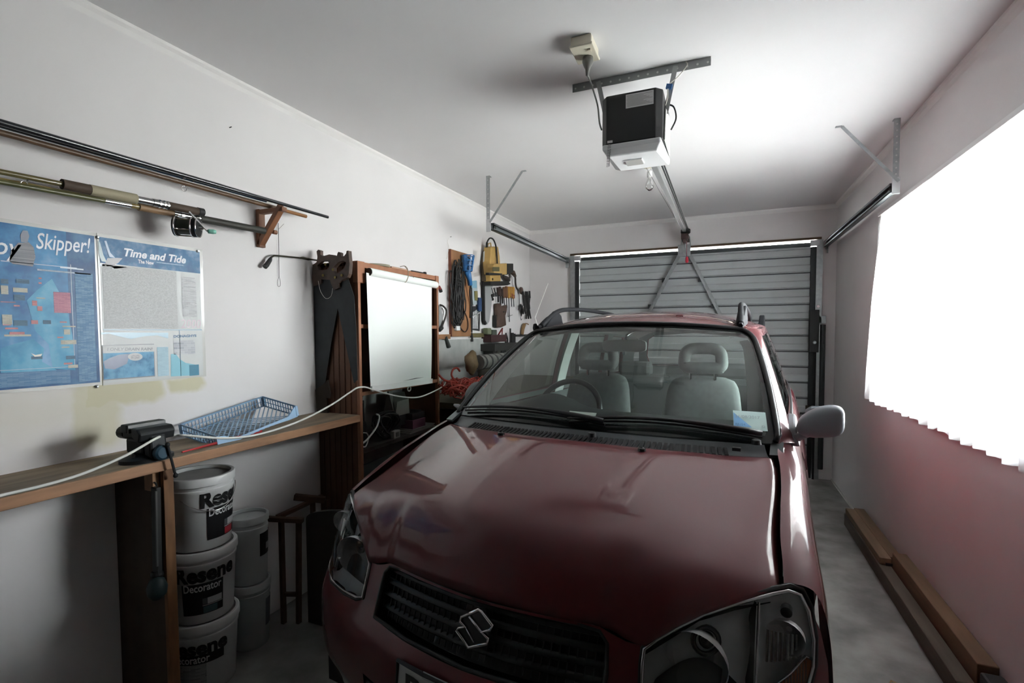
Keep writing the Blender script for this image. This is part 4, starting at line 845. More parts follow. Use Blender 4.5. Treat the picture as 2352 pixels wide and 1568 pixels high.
crd = mat('carton_grey', (.26, .26, .235), .8, n=.15, ns=8)
link('front_flap', MB().prism([(-1.80, 2.455, SZ + .115), (-1.80, 2.475, SZ + .20), (-1.805, 2.60, SZ + .205), (-1.80, 2.60, SZ + .115)], (.004, 0, 0)), crd, cx)
link('side_flap', MB().prism([(-1.80, 2.455, SZ + .11), (-1.86, 2.47, SZ + .28), (-1.90, 2.56, SZ + .28), (-1.90, 2.47, SZ + .11)], (0, .004, 0)), crd, cx)
link('back_flap', MB().prism([(-1.90, 2.56, SZ + .12), (-1.92, 2.56, SZ + .24), (-1.92, 2.72, SZ + .23), (-1.90, 2.74, SZ + .12)], (.004, 0, 0)), mat('carton_dark', (.10, .095, .08), .8), cx)
link('body', MB().box(-1.92, -1.80, 2.455, 2.74, SZ + .05, SZ + .115), mat('carton_black', (.02, .02, .022), .6), cx, bevel=.002)
solo('plum_box', MB().box(-1.835, -1.745, 2.56, 2.70, SZ + .022, SZ + .075), mat('plum_card', (.12, .045, .075), .6), 'plum coloured box on a stack of magazines in the lower cabinet', 'box', bevel=.002)
solo('black_box', MB().box(-1.84, -1.752, 2.565, 2.705, SZ + .076, SZ + .115), mat('carton_black', (.02,.02,.022)), 'black box with a white tag on top of the plum box', 'box', bevel=.002)
for i in range(4): solo('magazine', MB().box(-1.90 + .006*i, -1.738 + .002*(i % 2), 2.52 + .008*i, 2.80 - .006*(i % 3), SZ + .0005 + .0052*i, SZ + .0052*(i + 1)), mat('magazine_%d' % (i % 2), ((.33, .33, .30), (.20, .20, .18))[i % 2], .6), ('pale magazine, lowest in the pile in the lower cabinet', 'dull magazine, second from the bottom of the pile in the lower cabinet', 'pale magazine, third from the bottom of the pile in the lower cabinet', 'dull magazine on top of the pile in the lower cabinet')[i], 'magazine', group='magazines in the lower cabinet')
# things seen on the cabinet shelves beside the blind
for i, (yy, zz, hh, c, lab) in enumerate(((2.115, 1.415, .16, (.20, .22, .22), 'grey jar on the upper shelf at the left edge of the blind'), (2.115, 1.06, .10, (.10, .07, .05), 'brown jar on the middle shelf at the left edge of the blind'), (2.80, 1.06, .14, (.06, .04, .035), 'dark jar on the middle shelf at the right edge of the blind'))):
    j = thing('jar', lab, 'jar', (-1.80, yy, zz)); link('body', MB().lathe([(.024, 0), (.025, hh*.8), (.020, hh*.88)], (-1.80, yy, zz), n=14), mat('jar_%d' % i, c, .3), j, smooth='auto'); link('lid', MB().lathe([(.022, hh*.88), (.022, hh)], (-1.80, yy, zz), n=14), mat('dull_chrome', (.4,.4,.4)), j, smooth='auto')
# ================================================================== TOOL WALL beyond the cabinet
pine = mat('pine_board', (.34, .165, .075), .65, n=.3, ns=8, stretch=(1, 1, .2))
a = L(1030, 572); c = L(1077, 772)
tb_ = thing('tool_board', 'upright brown board fixed to the wall behind the black cable coil', 'board', (XL + .01, 3.65, c.z))
link('board', MB().box(XL, XL + .022, a.y, c.y, c.z, a.z), pine, tb_, bevel=.002)
link('side_edge', MB().box(XL, XL + .024, a.y - .004, a.y, c.z, a.z), mat('pine_edge', (.22, .07, .04), .6), tb_)
def lbox(name, p0, p1, o0, o1, m, lab, cat, bevel=.002, **k):
    A = L(*p0, (o0 + o1)/2); B = L(*p1, (o0 + o1)/2)
    return solo(name, MB().box(XL + o0, XL + o1, A.y, B.y, min(A.z, B.z), max(A.z, B.z)), m, lab, cat, bevel=bevel, **k)
solo('wall_batten', MB().box(XL, XL + .028, 3.28, 3.46, 1.318, 1.355), pine, 'brown batten on the wall left of the upright board', 'batten', bevel=.002)
solo('wall_batten', MB().box(XL, XL + .028, 3.84, 4.20, 1.325, 1.362), mat('ochre_batten', (.17, .14, .06), .7, n=.3, ns=10), 'ochre batten on the wall right of the upright board', 'batten', bevel=.002)
solo('splash_board', MB().box(XL + .001, XL + .018, 2.90, 4.25, 1.09, 1.312), mat('old_white_board', (.44, .45, .435), .8, n=.18, ns=10), 'weathered white board along the wall under the tools', 'panel', bevel=.002)
solo('splash_board', MB().box(XL + .001, XL + .012, 2.90, 5.1, .902, 1.078), mat('old_white_board2', (.46, .46, .46), .8, n=.1, ns=6), 'lower weathered white board behind the orange cord', 'panel')
# black cable coil
random.seed(9); kb = MB(); cc = L(1051, 664, .05)
for k_ in range(22):
    w_ = random.uniform(.018, .075); hh = random.uniform(.19, .285); ox = random.uniform(-.035, .035); oz = random.uniform(-.05, .02); tilt = random.uniform(-.05, .05)
    kb.tube([cc + Vector((random.uniform(-.004, .004) + .016*sin(a + k_), ox + (w_*cos(a))*(1 + .45*(-sin(a))*.5) + tilt*sin(a), oz + hh*sin(a)*.92 - .02)) for a in [i*2*pi/26 for i in range(26)]], .0048, 5, closed=True)
cw = thing('cable_coil', 'black extension cord coiled on the upright board with a white plug', 'cord', (XL + .05, 3.65, 1.4))
link('coil', kb, dt_m, cw, smooth=True)
lp = [L(1062, 705, .03), L(1073, 730, .03), L(1075, 752, .03), L(1068, 762, .03), L(1058, 752, .03), L(1055, 735, .03), L(1060, 715, .03)]
link('loose_loop', MB().tube(cr(lp), .0045, 6), mat('cable_brown', (.04, .02, .015), .5), cw, smooth=True)
link('wrap', MB().tube([cc + Vector((.02*sin(a), .05*cos(a), .02 + .004*a)) for a in [i*2*pi/12 for i in range(38)]], .006, 6), dt_m, cw, smooth=True)
q = L(1050, 754, .035); link('plug', MB().box(q.x - .015, q.x + .015, q.y - .03, q.y + .03, q.z - .018, q.z + .02), mat('white_plastic', (.8,.8,.8)), cw, bevel=.006)
link('plug_lead', MB().tube([L(1047, 735, .035), L(1048, 748, .035)], .005, 6), dt_m, cw)
nail(1034, 544, 'bent wire nail above the upright board')
solo('wire_tie', MB().tube(cr([L(1030, 546, .006), L(1028, 556, .006), L(1031, 566, .006), L(1029, 580, .006), L(1026, 595, .008)]), .0014, 5), mat('white_wire', (.6,.58,.52)), 'thin pale wire trailing down from the bent nail', 'wire')
# blue inspection lamp
il = thing('inspection_lamp', 'blue caged inspection lamp hanging beside the black cable coil', 'lamp', (XL + .08, 3.83, 1.62))
lb_ = mat('lamp_blue', (.035, .165, .40), .4)
t0 = L(1075, 587, .075); t1 = L(1073, 622, .075)
ax_ = (t1 - t0).normalized(); hL = (t1 - t0).length
cg = MB()
for i in range(10):
    a_ = 2*pi*i/10; d_ = Vector((cos(a_), sin(a_), 0))*.052; cg.bar(t0 + d_, t1 + d_*.8, .006, .006, d_)
for f_ in (0, .33, .66, 1): cg.tube([t0.lerp(t1, f_) + Vector((cos(a_)*.052*lerp(1, .8, f_), sin(a_)*.052*lerp(1, .8, f_), 0)) for a_ in [i*2*pi/18 for i in range(18)]], .0038, 5, closed=True)
link('cage', cg, lb_, il)
link('shield', MB().grid(lambda s, t_: t0.lerp(t1, t_) + Vector((cos(pi*.55 + s*pi)*.050*lerp(1, .8, t_), sin(pi*.55 + s*pi)*.050*lerp(1, .8, t_), 0)), 12, 2), lb_, il, smooth=True, solid=.004)
link('lamp_glass', MB().lathe([(.010, 0), (.022, .02), (.024, .05), (.014, .08), (.012, hL)], t0 + Vector((0, 0, -.01)), (0, 0, -1), 14), glass('bulb_glass', (.93,.93,.92)), il, smooth=True)
link('grip', MB().tube([t1, L(1078, 640, .07), L(1080, 655, .07)], [.030, .022, .020], 12), lb_, il, smooth=True)
link('cord', MB().tube(cr([L(1080, 655, .07), L(1079, 672, .05), L(1081, 700, .035), L(1080, 730, .03)]), .006, 6), dt_m, il, smooth=True)
# electric chainsaw hung bar down
ec = thing('electric_chainsaw', 'yellow electric chainsaw hung on the wall with its bar pointing down', 'chainsaw', (XL + .08, 4.2, 1.5))
yel = mat('saw_yellow', (.50, .32, .10), .45, n=.15, ns=10)
def LP(pts, off, th): return MB().prism([L(x, y, off) for x, y in pts], (th, 0, 0))
link('body', LP([(1110, 648), (1108, 600), (1111, 567), (1128, 567), (1132, 590), (1133, 608), (1134, 630), (1134, 648)], .03, .075), yel, ec, bevel=.012)
link('back_shade', LP([(1105, 646), (1104, 600), (1108, 575), (1112, 575), (1112, 646)], .01, .05), mat('saw_brown', (.07, .045, .02), .6), ec, bevel=.006)
link('slot', LP([(1110, 578), (1113, 576), (1112, 600), (1109, 602)], .106, .002), mat('pale_plastic', (.36,.36,.33)), ec)
link('motor_housing', LP([(1118, 607), (1149, 605), (1149, 631), (1118, 632)], .10, .07), yel, ec, bevel=.008)
link('motor_end', LP([(1147, 606), (1163, 606), (1163, 626), (1148, 632)], .095, .075), dt_m, ec, bevel=.006)
link('housing_label', LP([(1131, 613), (1147, 613), (1147, 623), (1131, 623)], .171, .001), mat('label_olive', (.10, .09, .04), .5), ec)
link('hand_guard', LP([(1115, 626), (1147, 628), (1146, 632), (1115, 632)], .15, .03), dt_m, ec, bevel=.003)
link('button', MB().lathe([(.010, 0), (.010, .006)], L(1131, 641, .106), (1, 0, 0), 12), mat('saw_brown', (.07,.045,.02)), ec)
link('rear_loop', MB().tube([L(1120, 567, .06), L(1121, 560, .06), L(1127, 558, .06), L(1128, 567, .06)], .006, 6), yel, ec)
link('power_cord', MB().tube(cr([L(1118, 568, .06), L(1119, 556, .06), L(1125, 547, .07), L(1133, 550, .09), L(1139, 565, .11), L(1141, 585, .12), L(1142, 605, .13)]), [.012] + [.011]*5 + [.007]*31, 8), dt_m, ec, smooth=True)
link('guide_bar', LP([(1109, 648), (1130, 648), (1127, 700), (1122, 738), (1117, 745), (1111, 742), (1109, 700)], .020, .010), mat('bar_grey', (.40, .41, .41), .5, .3), ec, bevel=.002)
link('chain', LP([(1107, 648), (1110, 648), (1111, 735), (1115, 742), (1112, 746), (1108, 738)], .018, .016), dt_m, ec)
solo('small_shelf', LP([(1108, 647), (1150, 646), (1156, 653), (1148, 656), (1108, 656)], .035, .08), dt_m, 'black ledge on the wall under the yellow chainsaw', 'shelf', bevel=.002)
# long rod, flat bar and packets between board and chainsaw
lbox('flat_bar', (1077, 660), (1084, 762), .005, .02, dt_m, 'flat black bar hanging at the right edge of the upright board', 'bar')
solo('steel_rod', MB().tube([L(1082, 662, .035), L(1083, 700, .035), L(1084, 770, .035)], .004, 6).tube([L(1084, 770, .035), L(1085, 784, .035)], .010, 8), mat('dark_steel', (.05,.055,.058)), 'thin steel rod hanging in front of the flat black bar', 'rod')
pk = thing('blister_pack', 'clear blister pack with a pale blue card hanging by the blue lamp', 'packet', (XL + .02, 3.92, 1.55))
link('card', LP([(1083, 645), (1095, 645), (1097, 698), (1087, 701), (1083, 680)], .012, .004), mat('card_pale', (.42, .48, .50), .35), pk)
link('header', LP([(1083, 645), (1094, 644), (1095, 661), (1084, 661)], .017, .002), mat('card_blue', (.22, .42, .55), .4), pk)
link('contents', LP([(1089, 668), (1095, 668), (1096, 690), (1090, 690)], .017, .010), mat('card_olive', (.20, .18, .06), .4), pk, bevel=.003)
dbs = thing('drill_bit_set', 'black drill bit wallet with bright bits hanging below the blister pack', 'drill bits', (XL + .02, 3.92, 1.34))
link('wallet', LP([(1084, 703), (1101, 703), (1100, 760), (1084, 757)], .008, .008), mat('wallet_black', (.025, .027, .03), .5), dbs)
for i in range(7): link('drill_bit', MB().tube([L(1086.5 + i*2, 716 - i*1.2, .018), L(1086 + i*1.9, 755, .018)], .0036, 5), mat('dull_chrome', (.4,.4,.4)), dbs)
link('bent_wire', MB().tube([L(1085, 728, .024), L(1094, 722, .026), L(1104, 717, .024)], .005, 5), mat('pale_steel', (.5,.51,.52)), dbs)
lbox('blue_handle', (1098, 683), (1105, 715), .02, .04, mat('navy_plastic', (.02, .05, .13), .4), 'navy tool handle beside the drill bit wallet', 'handle', bevel=.004)
# brace drill
bd_ = thing('brace_drill', 'old iron hand brace with a round wooden knob beside the chainsaw', 'hand drill', (XL + .04, 4.9, 1.75))
iron = mat('old_iron', (.045, .038, .034), .55, .4)
link('crank', MB().tube(cr([L(1155, 631, .03), L(1162, 639, .04), L(1168, 643, .05), L(1171, 634, .06), L(1171, 626, .06), L(1177, 624, .06), L(1183, 635, .05), L(1184, 650, .045), L(1186, 660, .04), L(1190, 666, .04)]), .010, 8), iron, bd_, smooth=True)
link('chuck', MB().tube([L(1156, 634, .035), L(1163, 640, .04), L(1169, 643, .05)], [.012, .028, .020], 10), iron, bd_, smooth=True)
link('wood_grip', MB().tube([L(1174, 625, .06), L(1178, 626, .06), L(1183, 634, .055)], [.016, .026, .016], 10), sawh, bd_, smooth=True)
link('head_knob', MB().lathe([(.010, 0), (.034, .008), (.042, .020), (.034, .036), (.01, .042)], L(1193, 668, .02), (1, .1, .1), 16), mat('knob_wood', (.07, .04, .028), .5), bd_, smooth=True)
# small hand tools: name, label, list of (part, material, points, radius)
amber = mat('amber_handle', (.42, .22, .05), .3, coat=.5); dwood = mat('dark_handle', (.05, .028, .022), .5); brn = mat('brown_handle', (.16, .075, .04), .5); redw = mat('red_handle', (.20, .03, .03), .4)
tsl = mat('tool_steel', (.12, .125, .13), .4, .8)
def tool(name, lab, cat, parts, off=.03):
    q = L(*parts[0][2][0], off); t_ = thing(name, lab, cat, (XL + off, q.y, q.z - .1))
    for nm, m_, pts, rr in parts: link(nm, MB().tube([L(x, y, off) for x, y in pts], rr, 8), m_, t_, smooth='auto')
    return t_
tool('spanner', 'small dark spanner, leftmost of the tools right of the chainsaw bar', 'spanner', [('shank', tsl, [(1129, 661), (1133, 674)], .006), ('jaw', tsl, [(1133, 674), (1134, 681)], .013)])
tool('spanner', 'short black spanner below the leftmost spanner', 'spanner', [('shank', dt_m, [(1128, 676), (1131, 686)], .010), ('jaw', dt_m, [(1131, 686), (1132, 688)], .013)])
tool('spanner', 'thin slanting spanner just right of the leftmost spanner', 'spanner', [('shank', tsl, [(1134, 661), (1139, 679)], .006), ('jaw', tsl, [(1138, 672), (1140, 680)], .011)])
for i, (x, top, bot, lab) in enumerate(((1143, 660, 694, 'first of three dark wood handled files over the leather pouch'), (1148, 658, 702, 'middle one of three dark wood handled files over the leather pouch'), (1153, 663, 697, 'third of three dark wood handled files over the leather pouch'))):
    tool('file', lab, 'file', [('handle', dwood, [(x, top), (x + 1, (top+bot)/2)], .013), ('blade', dt_m, [(x + 1, (top+bot)/2), (x + 1.5, bot)], .009)], .035)
hp_ = thing('leather_pouch', 'worn brown leather tool pouch under the files', 'pouch', (XL + .03, 4.45, 1.35))
lea = mat('leather', (.10, .06, .045), .7, n=.4, ns=14)
link('pouch', LP([(1134, 698), (1141, 696), (1146, 704), (1152, 702), (1158, 700), (1157, 716), (1154, 725), (1156, 747), (1144, 752), (1134, 752), (1135, 725)], .012, .035), lea, hp_, bevel=.008)
link('edge_strap', LP([(1132, 724), (1135, 724), (1136, 752), (1132, 750)], .01, .03), dt_m, hp_)
link('buckle', MB().tube([L(1156, 716, .05), L(1160, 715, .05)], .005, 6), dt_m, hp_)
sd = ((1157.5, 659, 684, 700, brn, 'broad brown handled screwdriver, first in the row of screwdrivers'), (1163, 657, 684, 706, brn, 'brown handled screwdriver, second in the row of screwdrivers'), (1168.5, 658, 685, 739, amber, 'amber screwdriver with the longest blade in the row'), (1174, 658, 683, 704, amber, 'pale amber screwdriver beside the longest one'), (1179, 659, 686, 704, redw, 'amber and red screwdriver, last in the row of screwdrivers'))
for i, (x, a_, b_, c_, m_, lab) in enumerate(sd):
    s_ = tool('screwdriver', lab, 'screwdriver', [('handle', amber if m_ is redw else m_, [(x - .4, a_), (x - .3, a_ + 2), (x, b_ - 2), (x + .2, b_)], [.012, .0165, .0155, .008]), ('blade', tsl, [(x + .2, b_), (x + 1.5, c_)], .0055)], .035)
    if m_ is redw or i == 3: link('collar', MB().tube([L(x, b_ - 9, .035), L(x + .2, b_ - 1, .035)], .017, 8), redw, s_)
tool('set_square', 'thin wire square hook between the screwdrivers and the brace knob', 'hook', [('stem', tsl, [(1165, 700), (1167, 727)], .0032), ('arm', tsl, [(1167, 727), (1177, 723)], .0026)])
for i, x in enumerate((1189, 1194, 1199)): tool('rat_tail_file', ('pale thin file under the brace knob, left one', 'pale thin file under the brace knob, middle one', 'pale thin file under the brace knob, right one')[i], 'file', [('stem', mat('pale_steel', (.5,.51,.52)), [(x, 675), (x + 1, 706)], .005), ('tang', tsl, [(x + 1, 700), (x + 1.2, 712)], .007)])
tool('awl', 'black hooked awl hanging below the thin files', 'awl', [('handle', dt_m, [(1195, 698), (1196, 704), (1198, 716), (1197, 726)], [.010, .020, .018, .006]), ('hook', tsl, [(1197, 726), (1196, 731), (1197, 735), (1199, 732)], .0028)])
for i, (x0_, x1_, dx, lab) in enumerate(((1207, 1212, 0, 'black handled pliers hung at the corner end of the tool wall'), (1211, 1216, 1, 'black handled pliers hung in front of the first pair near the corner'), (1201, 1204, -1, 'dark slip pliers hung just left of the two black pliers'))):
    hgt = 1 if i < 2 else .6
    tool('pliers', lab, 'pliers', [('jaw', dt_m, [(x0_, 669), (x0_ + 2, 690*hgt + 675*(1-hgt)), (x0_ + 4, 709*hgt + 690*(1-hgt))], [.010, .017, .016]), ('handle', dt_m, [(x0_ + 4, 708*hgt + 690*(1-hgt)), (x0_ + 7 + dx, 731*hgt + 704*(1-hgt))], .009), ('handle', dt_m, [(x0_ + 4, 708*hgt + 690*(1-hgt)), (x0_ + 2 + dx, 732*hgt + 704*(1-hgt))], .009)], .03 + .02*i)
tool('chisel', 'short black chisel at the far end of the tool wall', 'chisel', [('handle', dt_m, [(1216, 668), (1217, 684)], .011), ('blade', tsl, [(1217, 684), (1215, 700)], .008)])
cs = thing('sickle', 'brown curved sickle hanging low at the corner end of the wall', 'sickle', (XL + .03, 4.9, 1.3))
link('handle', MB().tube([L(1199, 768, .03), L(1201, 755, .03), L(1204, 745, .03)], [.018, .020, .022], 8), mat('bamboo', (.22, .13, .055), .5), cs, smooth=True)
link('blade', MB().tube(cr([L(1203, 746, .03), L(1206, 743, .03), L(1210, 743, .03), L(1214, 745, .03)]), .006, 6), mat('bamboo', (.22,.13,.055)), cs, smooth=True)
# hacksaw left of the board
hs_ = thing('hacksaw', 'hacksaw with a bent steel frame hanging beside the cabinet', 'hacksaw', (XL + .03, 3.4, 1.4))
link('frame', MB().tube(cr([L(1011, 700, .03), L(1018, 703, .03), L(1025, 712, .03), L(1024, 725, .03), L(1017, 745, .03), L(1012, 757, .03)]), .007, 7), iron, hs_, smooth=True)
link('blade_plate', LP([(1008, 702), (1012, 701), (1019, 750), (1008, 752)], .012, .003), mat('bar_grey', (.40,.41,.41)), hs_)
link('grip', MB().tube([L(1009, 758, .03), L(1015, 752, .03)], .016, 8), rubber, hs_)
tool('red_cutter', 'small red and black cutter at the cabinet edge above the hacksaw', 'cutter', [('blade', redw, [(1008, 658), (1011, 664)], .012), ('grip', rubber, [(1011, 664), (1013, 670)], .014)])
tool('wood_rasp', 'dark rasp hanging over the weathered white board', 'rasp', [('blade', mat('rasp_dark', (.05, .055, .05), .6), [(1024, 774), (1031, 797)], [.012, .018])], .03)
# shelf and low rack at the end of the wall
lbox('green_bottle', (1114, 753), (1124, 768), .02, .07, mat('bottle_green', (.15, .17, .10), .4), 'squat green bottle standing on the ochre batten', 'bottle', bevel=.01)
lbox('green_tin', (1125, 757), (1136, 769), .02, .07, mat('tin_green', (.06, .075, .055), .4), 'dark green tin standing right of the green bottle', 'tin', bevel=.004)
lbox('red_tray', (1117, 769), (1153, 784), .0, .10, mat('tray_maroon', (.055, .022, .022), .6), 'dark maroon tool tray fixed to the wall under the leather pouch', 'tray')
tool('red_square', 'red triangular bracket standing on the maroon tray', 'bracket', [('slope', redw, [(1145, 768), (1154, 754)], .008), ('upright', redw, [(1154, 754), (1153, 768)], .006)], .07)
tool('pincers', 'open pincers hanging right of the maroon tray', 'pincers', [('arm', dt_m, [(1162, 765), (1160, 778), (1162, 790)], .008), ('arm', dt_m, [(1162, 765), (1166, 780), (1164, 790)], .008)])
for i, (x, a_, c_, lab) in enumerate(((1172, 754, 795, 'tall dark file standing in the low rack'), (1177, 764, 790, 'thick black punch standing in the low rack'), (1181, 766, 790, 'short black punch at the right of the low rack'))):
    tool('punch', lab, 'punch', [('shaft', dt_m, [(x, a_), (x, c_)], .016 if i else .009)])
lbox('rack_rail', (1183, 768), (1215, 772), .0, .03, dt_m, 'thin dark rail along the wall right of the low rack', 'rail')
lbox('dark_shelf', (1118, 790), (1190, 800), .0, .16, mat('shelf_black', (.03, .028, .026), .7), 'dark shelf full of parts below the maroon tray', 'shelf')
random.seed(21)
for i in range(6):
    x = 1122 + i*10
    lbox('parts_tin', (x, 801 + (i % 2)*2), (x + 8, 822), .03, .12, mat('tin_%d' % (i % 3), ((.05, .048, .045), (.10, .095, .085), (.03, .03, .032))[i % 3], .5), ('first', 'second', 'third', 'fourth', 'fifth', 'sixth')[i] + ' small dark parts tin from the left under the dark shelf', 'tin', bevel=.003, group='parts tins under the dark shelf')
# ------------------------------------------------------------------ far work bench with the orange cord
fb = thing('far_bench', 'dark work bench beyond the cabinet heaped with cord and cloth', 'bench', (-1.75, 4.0, 0))
link('top', MB().box(XL + .002, -1.42, 2.885, 5.1, .86, .90), mat('bench_olive', (.10, .09, .05), .7), fb)
link('front_panel', MB().box(-1.46, -1.45, 2.89, 5.1, .02, .86), mat('bench_green_dark', (.012, .022, .02), .7), fb)
for yy in (2.91, 4.0, 5.05): link('leg', MB().box(-1.54, -1.48, yy, yy + .05, 0, .86), dk, fb)
random.seed(33); kb = MB()
def FB(x, y, X=-1.62): return onX(x, y, X)
for k_ in range(64):
    c = FB(1062 + random.uniform(-22, 40), 893 + random.uniform(-14, 16), -1.66 + random.uniform(-.10, .08)); r_ = random.uniform(.10, .21); t_ = random.uniform(-.22, .22)
    if c.z < .975: c.z = .975 + random.uniform(0, .03)
    kb.tube([c + Vector((r_*.35*sin(a + .4*k_), r_*cos(a), .030*sin(2*a + k_) + t_*.25*r_*cos(a) + .02*random.uniform(-.5, .5))) for a in [i*2*pi/18 for i in range(18)]], .0044, 5, closed=True)
kb.tube(cr([FB(1052, 880), FB(1042, 870), FB(1037, 860), FB(1041, 848), FB(1050, 845), FB(1056, 852)]), .007, 6)
kb.tube(cr([FB(1008, 860), FB(1015, 868), FB(1025, 874), FB(1045, 878)]), .007, 6)
solo('orange_cord', kb, mat('orange_cable', (.36, .04, .025), .5), 'heap of orange extension cord on the far bench', 'cord', smooth=True)
def blob(name, c, s, m_, lab, cat, seed, amp=.25, n=18):
    random.seed(seed); ph_ = [random.uniform(0, 6.28) for _ in range(8)]
    def f(u_, v_):
        th = 2*pi*u_; fi = pi*v_ - pi/2; d = Vector((cos(fi)*cos(th), cos(fi)*sin(th), sin(fi)))
        k_ = 1 + amp*(.5*sin(3*d.x + ph_[0]) + .5*sin(4*d.y + ph_[1]) + .4*sin(5*d.z + 3*d.x + ph_[2]) + .3*sin(8*d.y - 5*d.x + ph_[3]))
        return Vector(c) + Vector((d.x*s[0]*k_, d.y*s[1]*k_, d.z*s[2]*k_))
    return solo(name, MB().grid(f, n, n // 2, True), m_, lab, cat, smooth=True)
blob('cloth_bag', (-1.84, 3.92, 1.03), (.12, .20, .10), mat('cloth_brown', (.055, .045, .035), .9, n=.4, ns=10), 'dark brown cloth bag on the far bench behind the orange cord', 'bag', 4)
q = onX(1082, 822, -1.72); blob('work_glove', (q.x, q.y, q.z - .03), (.05, .06, .075), mat('glove_tan', (.20, .135, .07), .8, n=.3, ns=16), 'tan work glove lying on top of the brown cloth bag', 'glove', 8, .3)
a = onX(1098, 832, -1.70); c = onX(1180, 822, -1.70)
rl2 = thing('rolled_matting', 'roll of striped grey matting on the far bench', 'roll', (-1.70, (a.y + c.y)/2, a.z - .06))
link('roll', MB().tube([a, c], .055, 18), mat('matting_grey', (.20, .195, .18), .8, n=.3, ns=20), rl2, smooth='auto')
for i in range(7): t_ = (i + .5)/7; link('tie_band', MB().tube([a.lerp(c, t_ - .018), a.lerp(c, t_ + .018)], .0565, 18), mat('band_dark', (.04, .04, .04), .7), rl2, smooth='auto')
gbx = thing('green_strap', 'pale green strap with a white clip on the far side of the cabinet', 'strap', (-1.745, CY1 + .004, .93))
link('strap', MB().box(-1.757, -1.737, CY1, CY1 + .008, .925, 1.045), mat('strap_green', (.26, .33, .17), .7), gbx, bevel=.001)
link('clip', MB().box(-1.760, -1.734, CY1, CY1 + .014, 1.045, 1.075), mat('white_plastic', (.8,.8,.8)), gbx, bevel=.003)
# ================================================================== TIMBER on the floor at the right
tw1 = mat('timber_face', (.24, .165, .10), .75, n=.35, ns=6, stretch=(3, .3, 3), bump=.2); tw2 = mat('timber_grey', (.12, .095, .07), .8, n=.4, ns=8, stretch=(3, .3, 3)); tw3 = mat('timber_orange', (.235, .15, .085), .7, n=.4, ns=5, stretch=(3, .3, 3), bump=.2)
solo('timber_beam', MB().box(.803, .862, 2.27, 4.10, 0, .082), tw2, 'low grey timber beam along the floor, farthest from the wall', 'timber', bevel=.004)
solo('timber_beam', MB().box(.808, .862, 3.26, 4.09, .084, .122), tw1, 'short pale timber stacked on the far half of the low beam', 'timber', bevel=.003)
solo('timber_beam', MB().box(.866, .925, 3.30, 4.13, 0, .118), tw1, 'far timber lying between the low beam and the wall', 'timber', bevel=.003)
solo('timber_beam', MB().box(.866, .930, 2.28, 3.27, 0, .157), tw3, 'tall orange timber beam against the wall, nearest to us', 'timber', bevel=.004)
cp_ = thing('black_case', 'black plastic case at the near end of the timber beams', 'case', (.90, 2.15, 0))
link('body', MB().box(.865, .934, 2.06, 2.265, 0, .14), rubber, cp_, bevel=.010)
link('label', MB().box(.888, .912, 2.057, 2.061, .06, .12), mat('label_grey', (.12, .12, .12), .5), cp_)
solo('black_block', MB().box(.802, .862, 2.13, 2.262, 0, .085), rubber, 'low black block at the near end of the grey beam', 'block', bevel=.006)
solo('beam_wedge', MB().box(.835, .868, 3.252, 3.262, .084, .098), rubber, 'small black wedge in the gap between the timbers', 'wedge')
random.seed(2)
for i, (x, y) in enumerate(((-1.35, 1.52), (-1.48, 1.38), (.60, 2.28))):
    solo('leaf', MB().add([(x, y, .002), (x + .018, y + .012, .012), (x + .05, y + .02, .003), (x + .02, y + .035, .006)], [(0, 1, 2, 3)]), mat('dry_leaf', (.25, .17, .07), .8), ('dry leaf on the dark floor in front of the round board', 'dry leaf on the dark floor near the paint buckets', 'dry leaf on the concrete right of the car')[i], 'leaf')
# ================================================================== CAR (built in its own frame: u across, v backwards, z up)
TH = .1195; C0 = -.706; V0 = 2.8
car = thing('car', 'dark red small hatchback with roof rails filling the garage, facing us', 'car', (C0 + V0*sin(TH), V0*cos(TH), 0))
car.rotation_euler = (0, 0, -TH); ORG['car'] = Vector((0, V0, 0))
paint = mat('car_paint', (.105, .0075, .012), .5, .2, coat=1.0, n=.06, ns=300)
paint.node_tree.nodes['Principled BSDF'].inputs['Coat IOR'].default_value = 1.48; paint.node_tree.nodes['Principled BSDF'].inputs['Coat Roughness'].default_value = .012
blkp = mat('black_trim', (.012, .013, .014), .45); greyp = mat('grey_plastic', (.30, .32, .35), .4, .0); void = mat('engine_bay_dark', (.006, .006, .006), .9)
seal = mat('rubber_seal', (.008, .008, .009), .35)
def cpart(nm, mb, m_, parent=None, **k): return link(nm, mb, m_, parent or car, **k)
# ---- front skin
def v0(z): return interp(z, [.16, .22, .32, .42, .50, .54, .575, .62, .67, .70, .74, .78, .82], [1.12, 1.075, 1.035, 1.025, 1.030, 1.045, 1.073, 1.086, 1.104, 1.112, 1.135, 1.16, 1.19])
def bow(u):
    u = abs(u); return .34*u*u + (.042*((u - .6)/.14)**3 if u > .6 else 0)
def S(u, z, d=0.0): return Vector((u, v0(z) + bow(u) + d, z))
